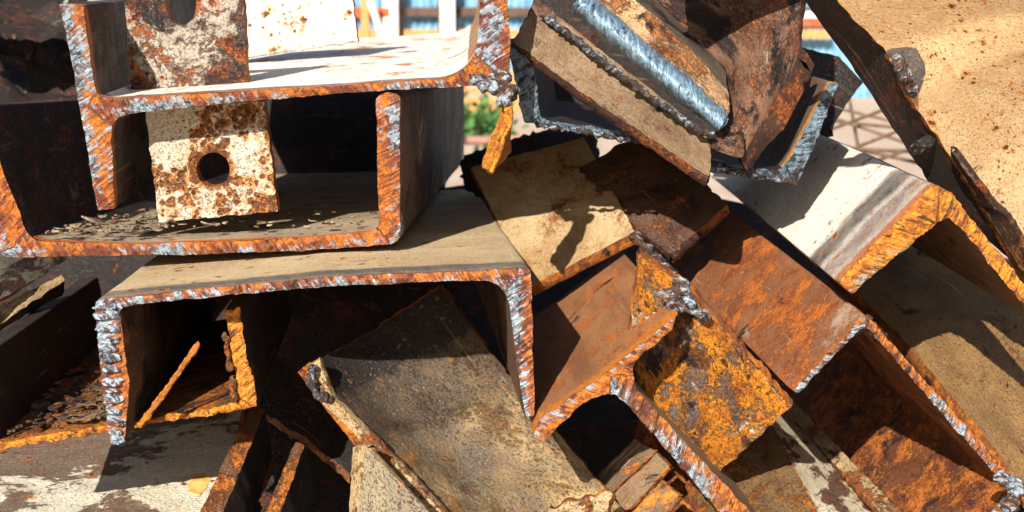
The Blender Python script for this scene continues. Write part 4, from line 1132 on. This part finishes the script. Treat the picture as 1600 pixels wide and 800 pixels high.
# ------------------------------------------------------------------ bottom left: peeling plate, narrow channel
tf = sheet('steel_plate', [PP((-80, 690, 1.30), (120, 672, 1.32), (380, 630, 1.34)), PP((-80, 850, 1.05), (120, 850, 1.05), (330, 850, 1.05))], .012, M['t_face'], M['rim_rust'], 41, res=.006)
thing('steel_plate', 'peeling white painted plate at the bottom left corner', 'steel plate', [tf])
chip = sheet('paint_chip', [PP((300, 742, 1.176), (318, 738, 1.180), (330, 746, 1.171)), PP((296, 768, 1.143), (312, 773, 1.136), (322, 763, 1.149))], .0008, M['paint_chip'], None, 47, res=.002, dents=.0006, rough=.002)
thing('paint_chip', 'yellow paint chip lying on the peeling white plate', 'paint chip', [chip])
u1 = sheet('flange', [PP((300, 830, 1.04), (352, 715, 1.09), (395, 630, 1.16)), PP((332, 840, 1.03), (380, 725, 1.08), (414, 640, 1.15))], .05, M['bar_rust'], M['dull'], 42, res=.005)
u2 = sheet('flange', [PP((398, 840, 1.05), (432, 760, 1.08), (462, 690, 1.13)), PP((420, 845, 1.045), (452, 765, 1.075), (476, 695, 1.125))], .05, M['bar_rust'], M['dull'], 43, res=.005)
u3 = sheet('web', [PP((320, 850, 1.16), (410, 620, 1.26)), PP((430, 850, 1.15), (500, 620, 1.25))], .01, M['k_black'], None, 44, res=.01)
thing('steel_channel', 'narrow black channel standing on end with rusty flange edges at the bottom', 'steel channel', [u1, u2, u3])

# left edge flanges
r1 = sheet('flange', [PP((-60, 392, 1.16), (112, 398, 1.28)), PP((-60, 500, 1.14), (30, 452, 1.2), (100, 408, 1.27))], .012, M['r_face'], M['rim_rust'], 45, rough=.002)
r2 = sheet('flange', [PP((-40, 500, 1.17), (96, 428, 1.25)), PP((-40, 535, 1.16), (100, 438, 1.245))], .02, M['h_edge'], M['dull'], 46, rough=.002, dents=.002)
thing('steel_section', 'mottled grey flange pair poking out under the trough channel at the left edge', 'steel section', [r1, r2])

# bars under the tee
bars = [(((870, 800, 1.17), (992, 687, 1.15)), ((900, 820, 1.16), (1024, 706, 1.14)), 'M1', 'rusty flat bar under the tee, uppermost of the four bars'),
        (((900, 828, 1.15), (1026, 709, 1.13)), ((930, 856, 1.14), (1045, 729, 1.12)), 'M2', 'rusty flat bar with an orange end, second of the four bars'),
        (((940, 850, 1.12), (1034, 752, 1.11)), ((975, 880, 1.11), (1064, 776, 1.10)), 'M3', 'short orange flat bar, lowest of the four bars'),
        (((836, 806, 1.055), (890, 785, 1.05), (952, 768, 1.06)), ((830, 850, 1.04), (890, 840, 1.04), (950, 830, 1.04)), 'M4', 'pale crusted flat bar crossing the foot of the olive flange')]
for k, (a, b, _, lab) in enumerate(bars):
    o = sheet('flat_bar', [PP(*a), PP(*b)], .008, M['bar_flat'] if k < 3 else M['h_edge'], M['rim_rust'], 50 + k, res=.004, rough=.0014 if k < 3 else .004, dents=.0006)
    thing('flat_bar', lab, 'flat bar', [o])
uf = sheet('steel_plate', [PP((960, 850, 1.2), (1000, 640, 1.26)), PP((1200, 900, 1.14), (1120, 740, 1.2))], .012, M['f_in'], M['rim_dark'], 55)
thing('steel_plate', 'shadowed rust red plate under the web of the tee', 'steel plate', [uf])
gf = sheet('web', [PP((1080, 745, 1.13), (1150, 697, 1.18), (1200, 655, 1.25)), PP((1120, 890, 1.06), (1220, 880, 1.07), (1312, 860, 1.085))], .012, M['g_face'], M['rim_rust'], 56, res=.005, dents=.0014)
gc = sheet('painted_face', [PP((1200, 655, 1.248), (1222, 638, 1.35)), PP((1312, 860, 1.083), (1418, 860, 1.13))], .012, M['g_cream'], M['rim_rust'], 58, res=.005, dents=.0014)
thing('steel_plate', 'orange mottled plate with cream patches between the tee and the red brown channel', 'steel plate', [gf, gc])
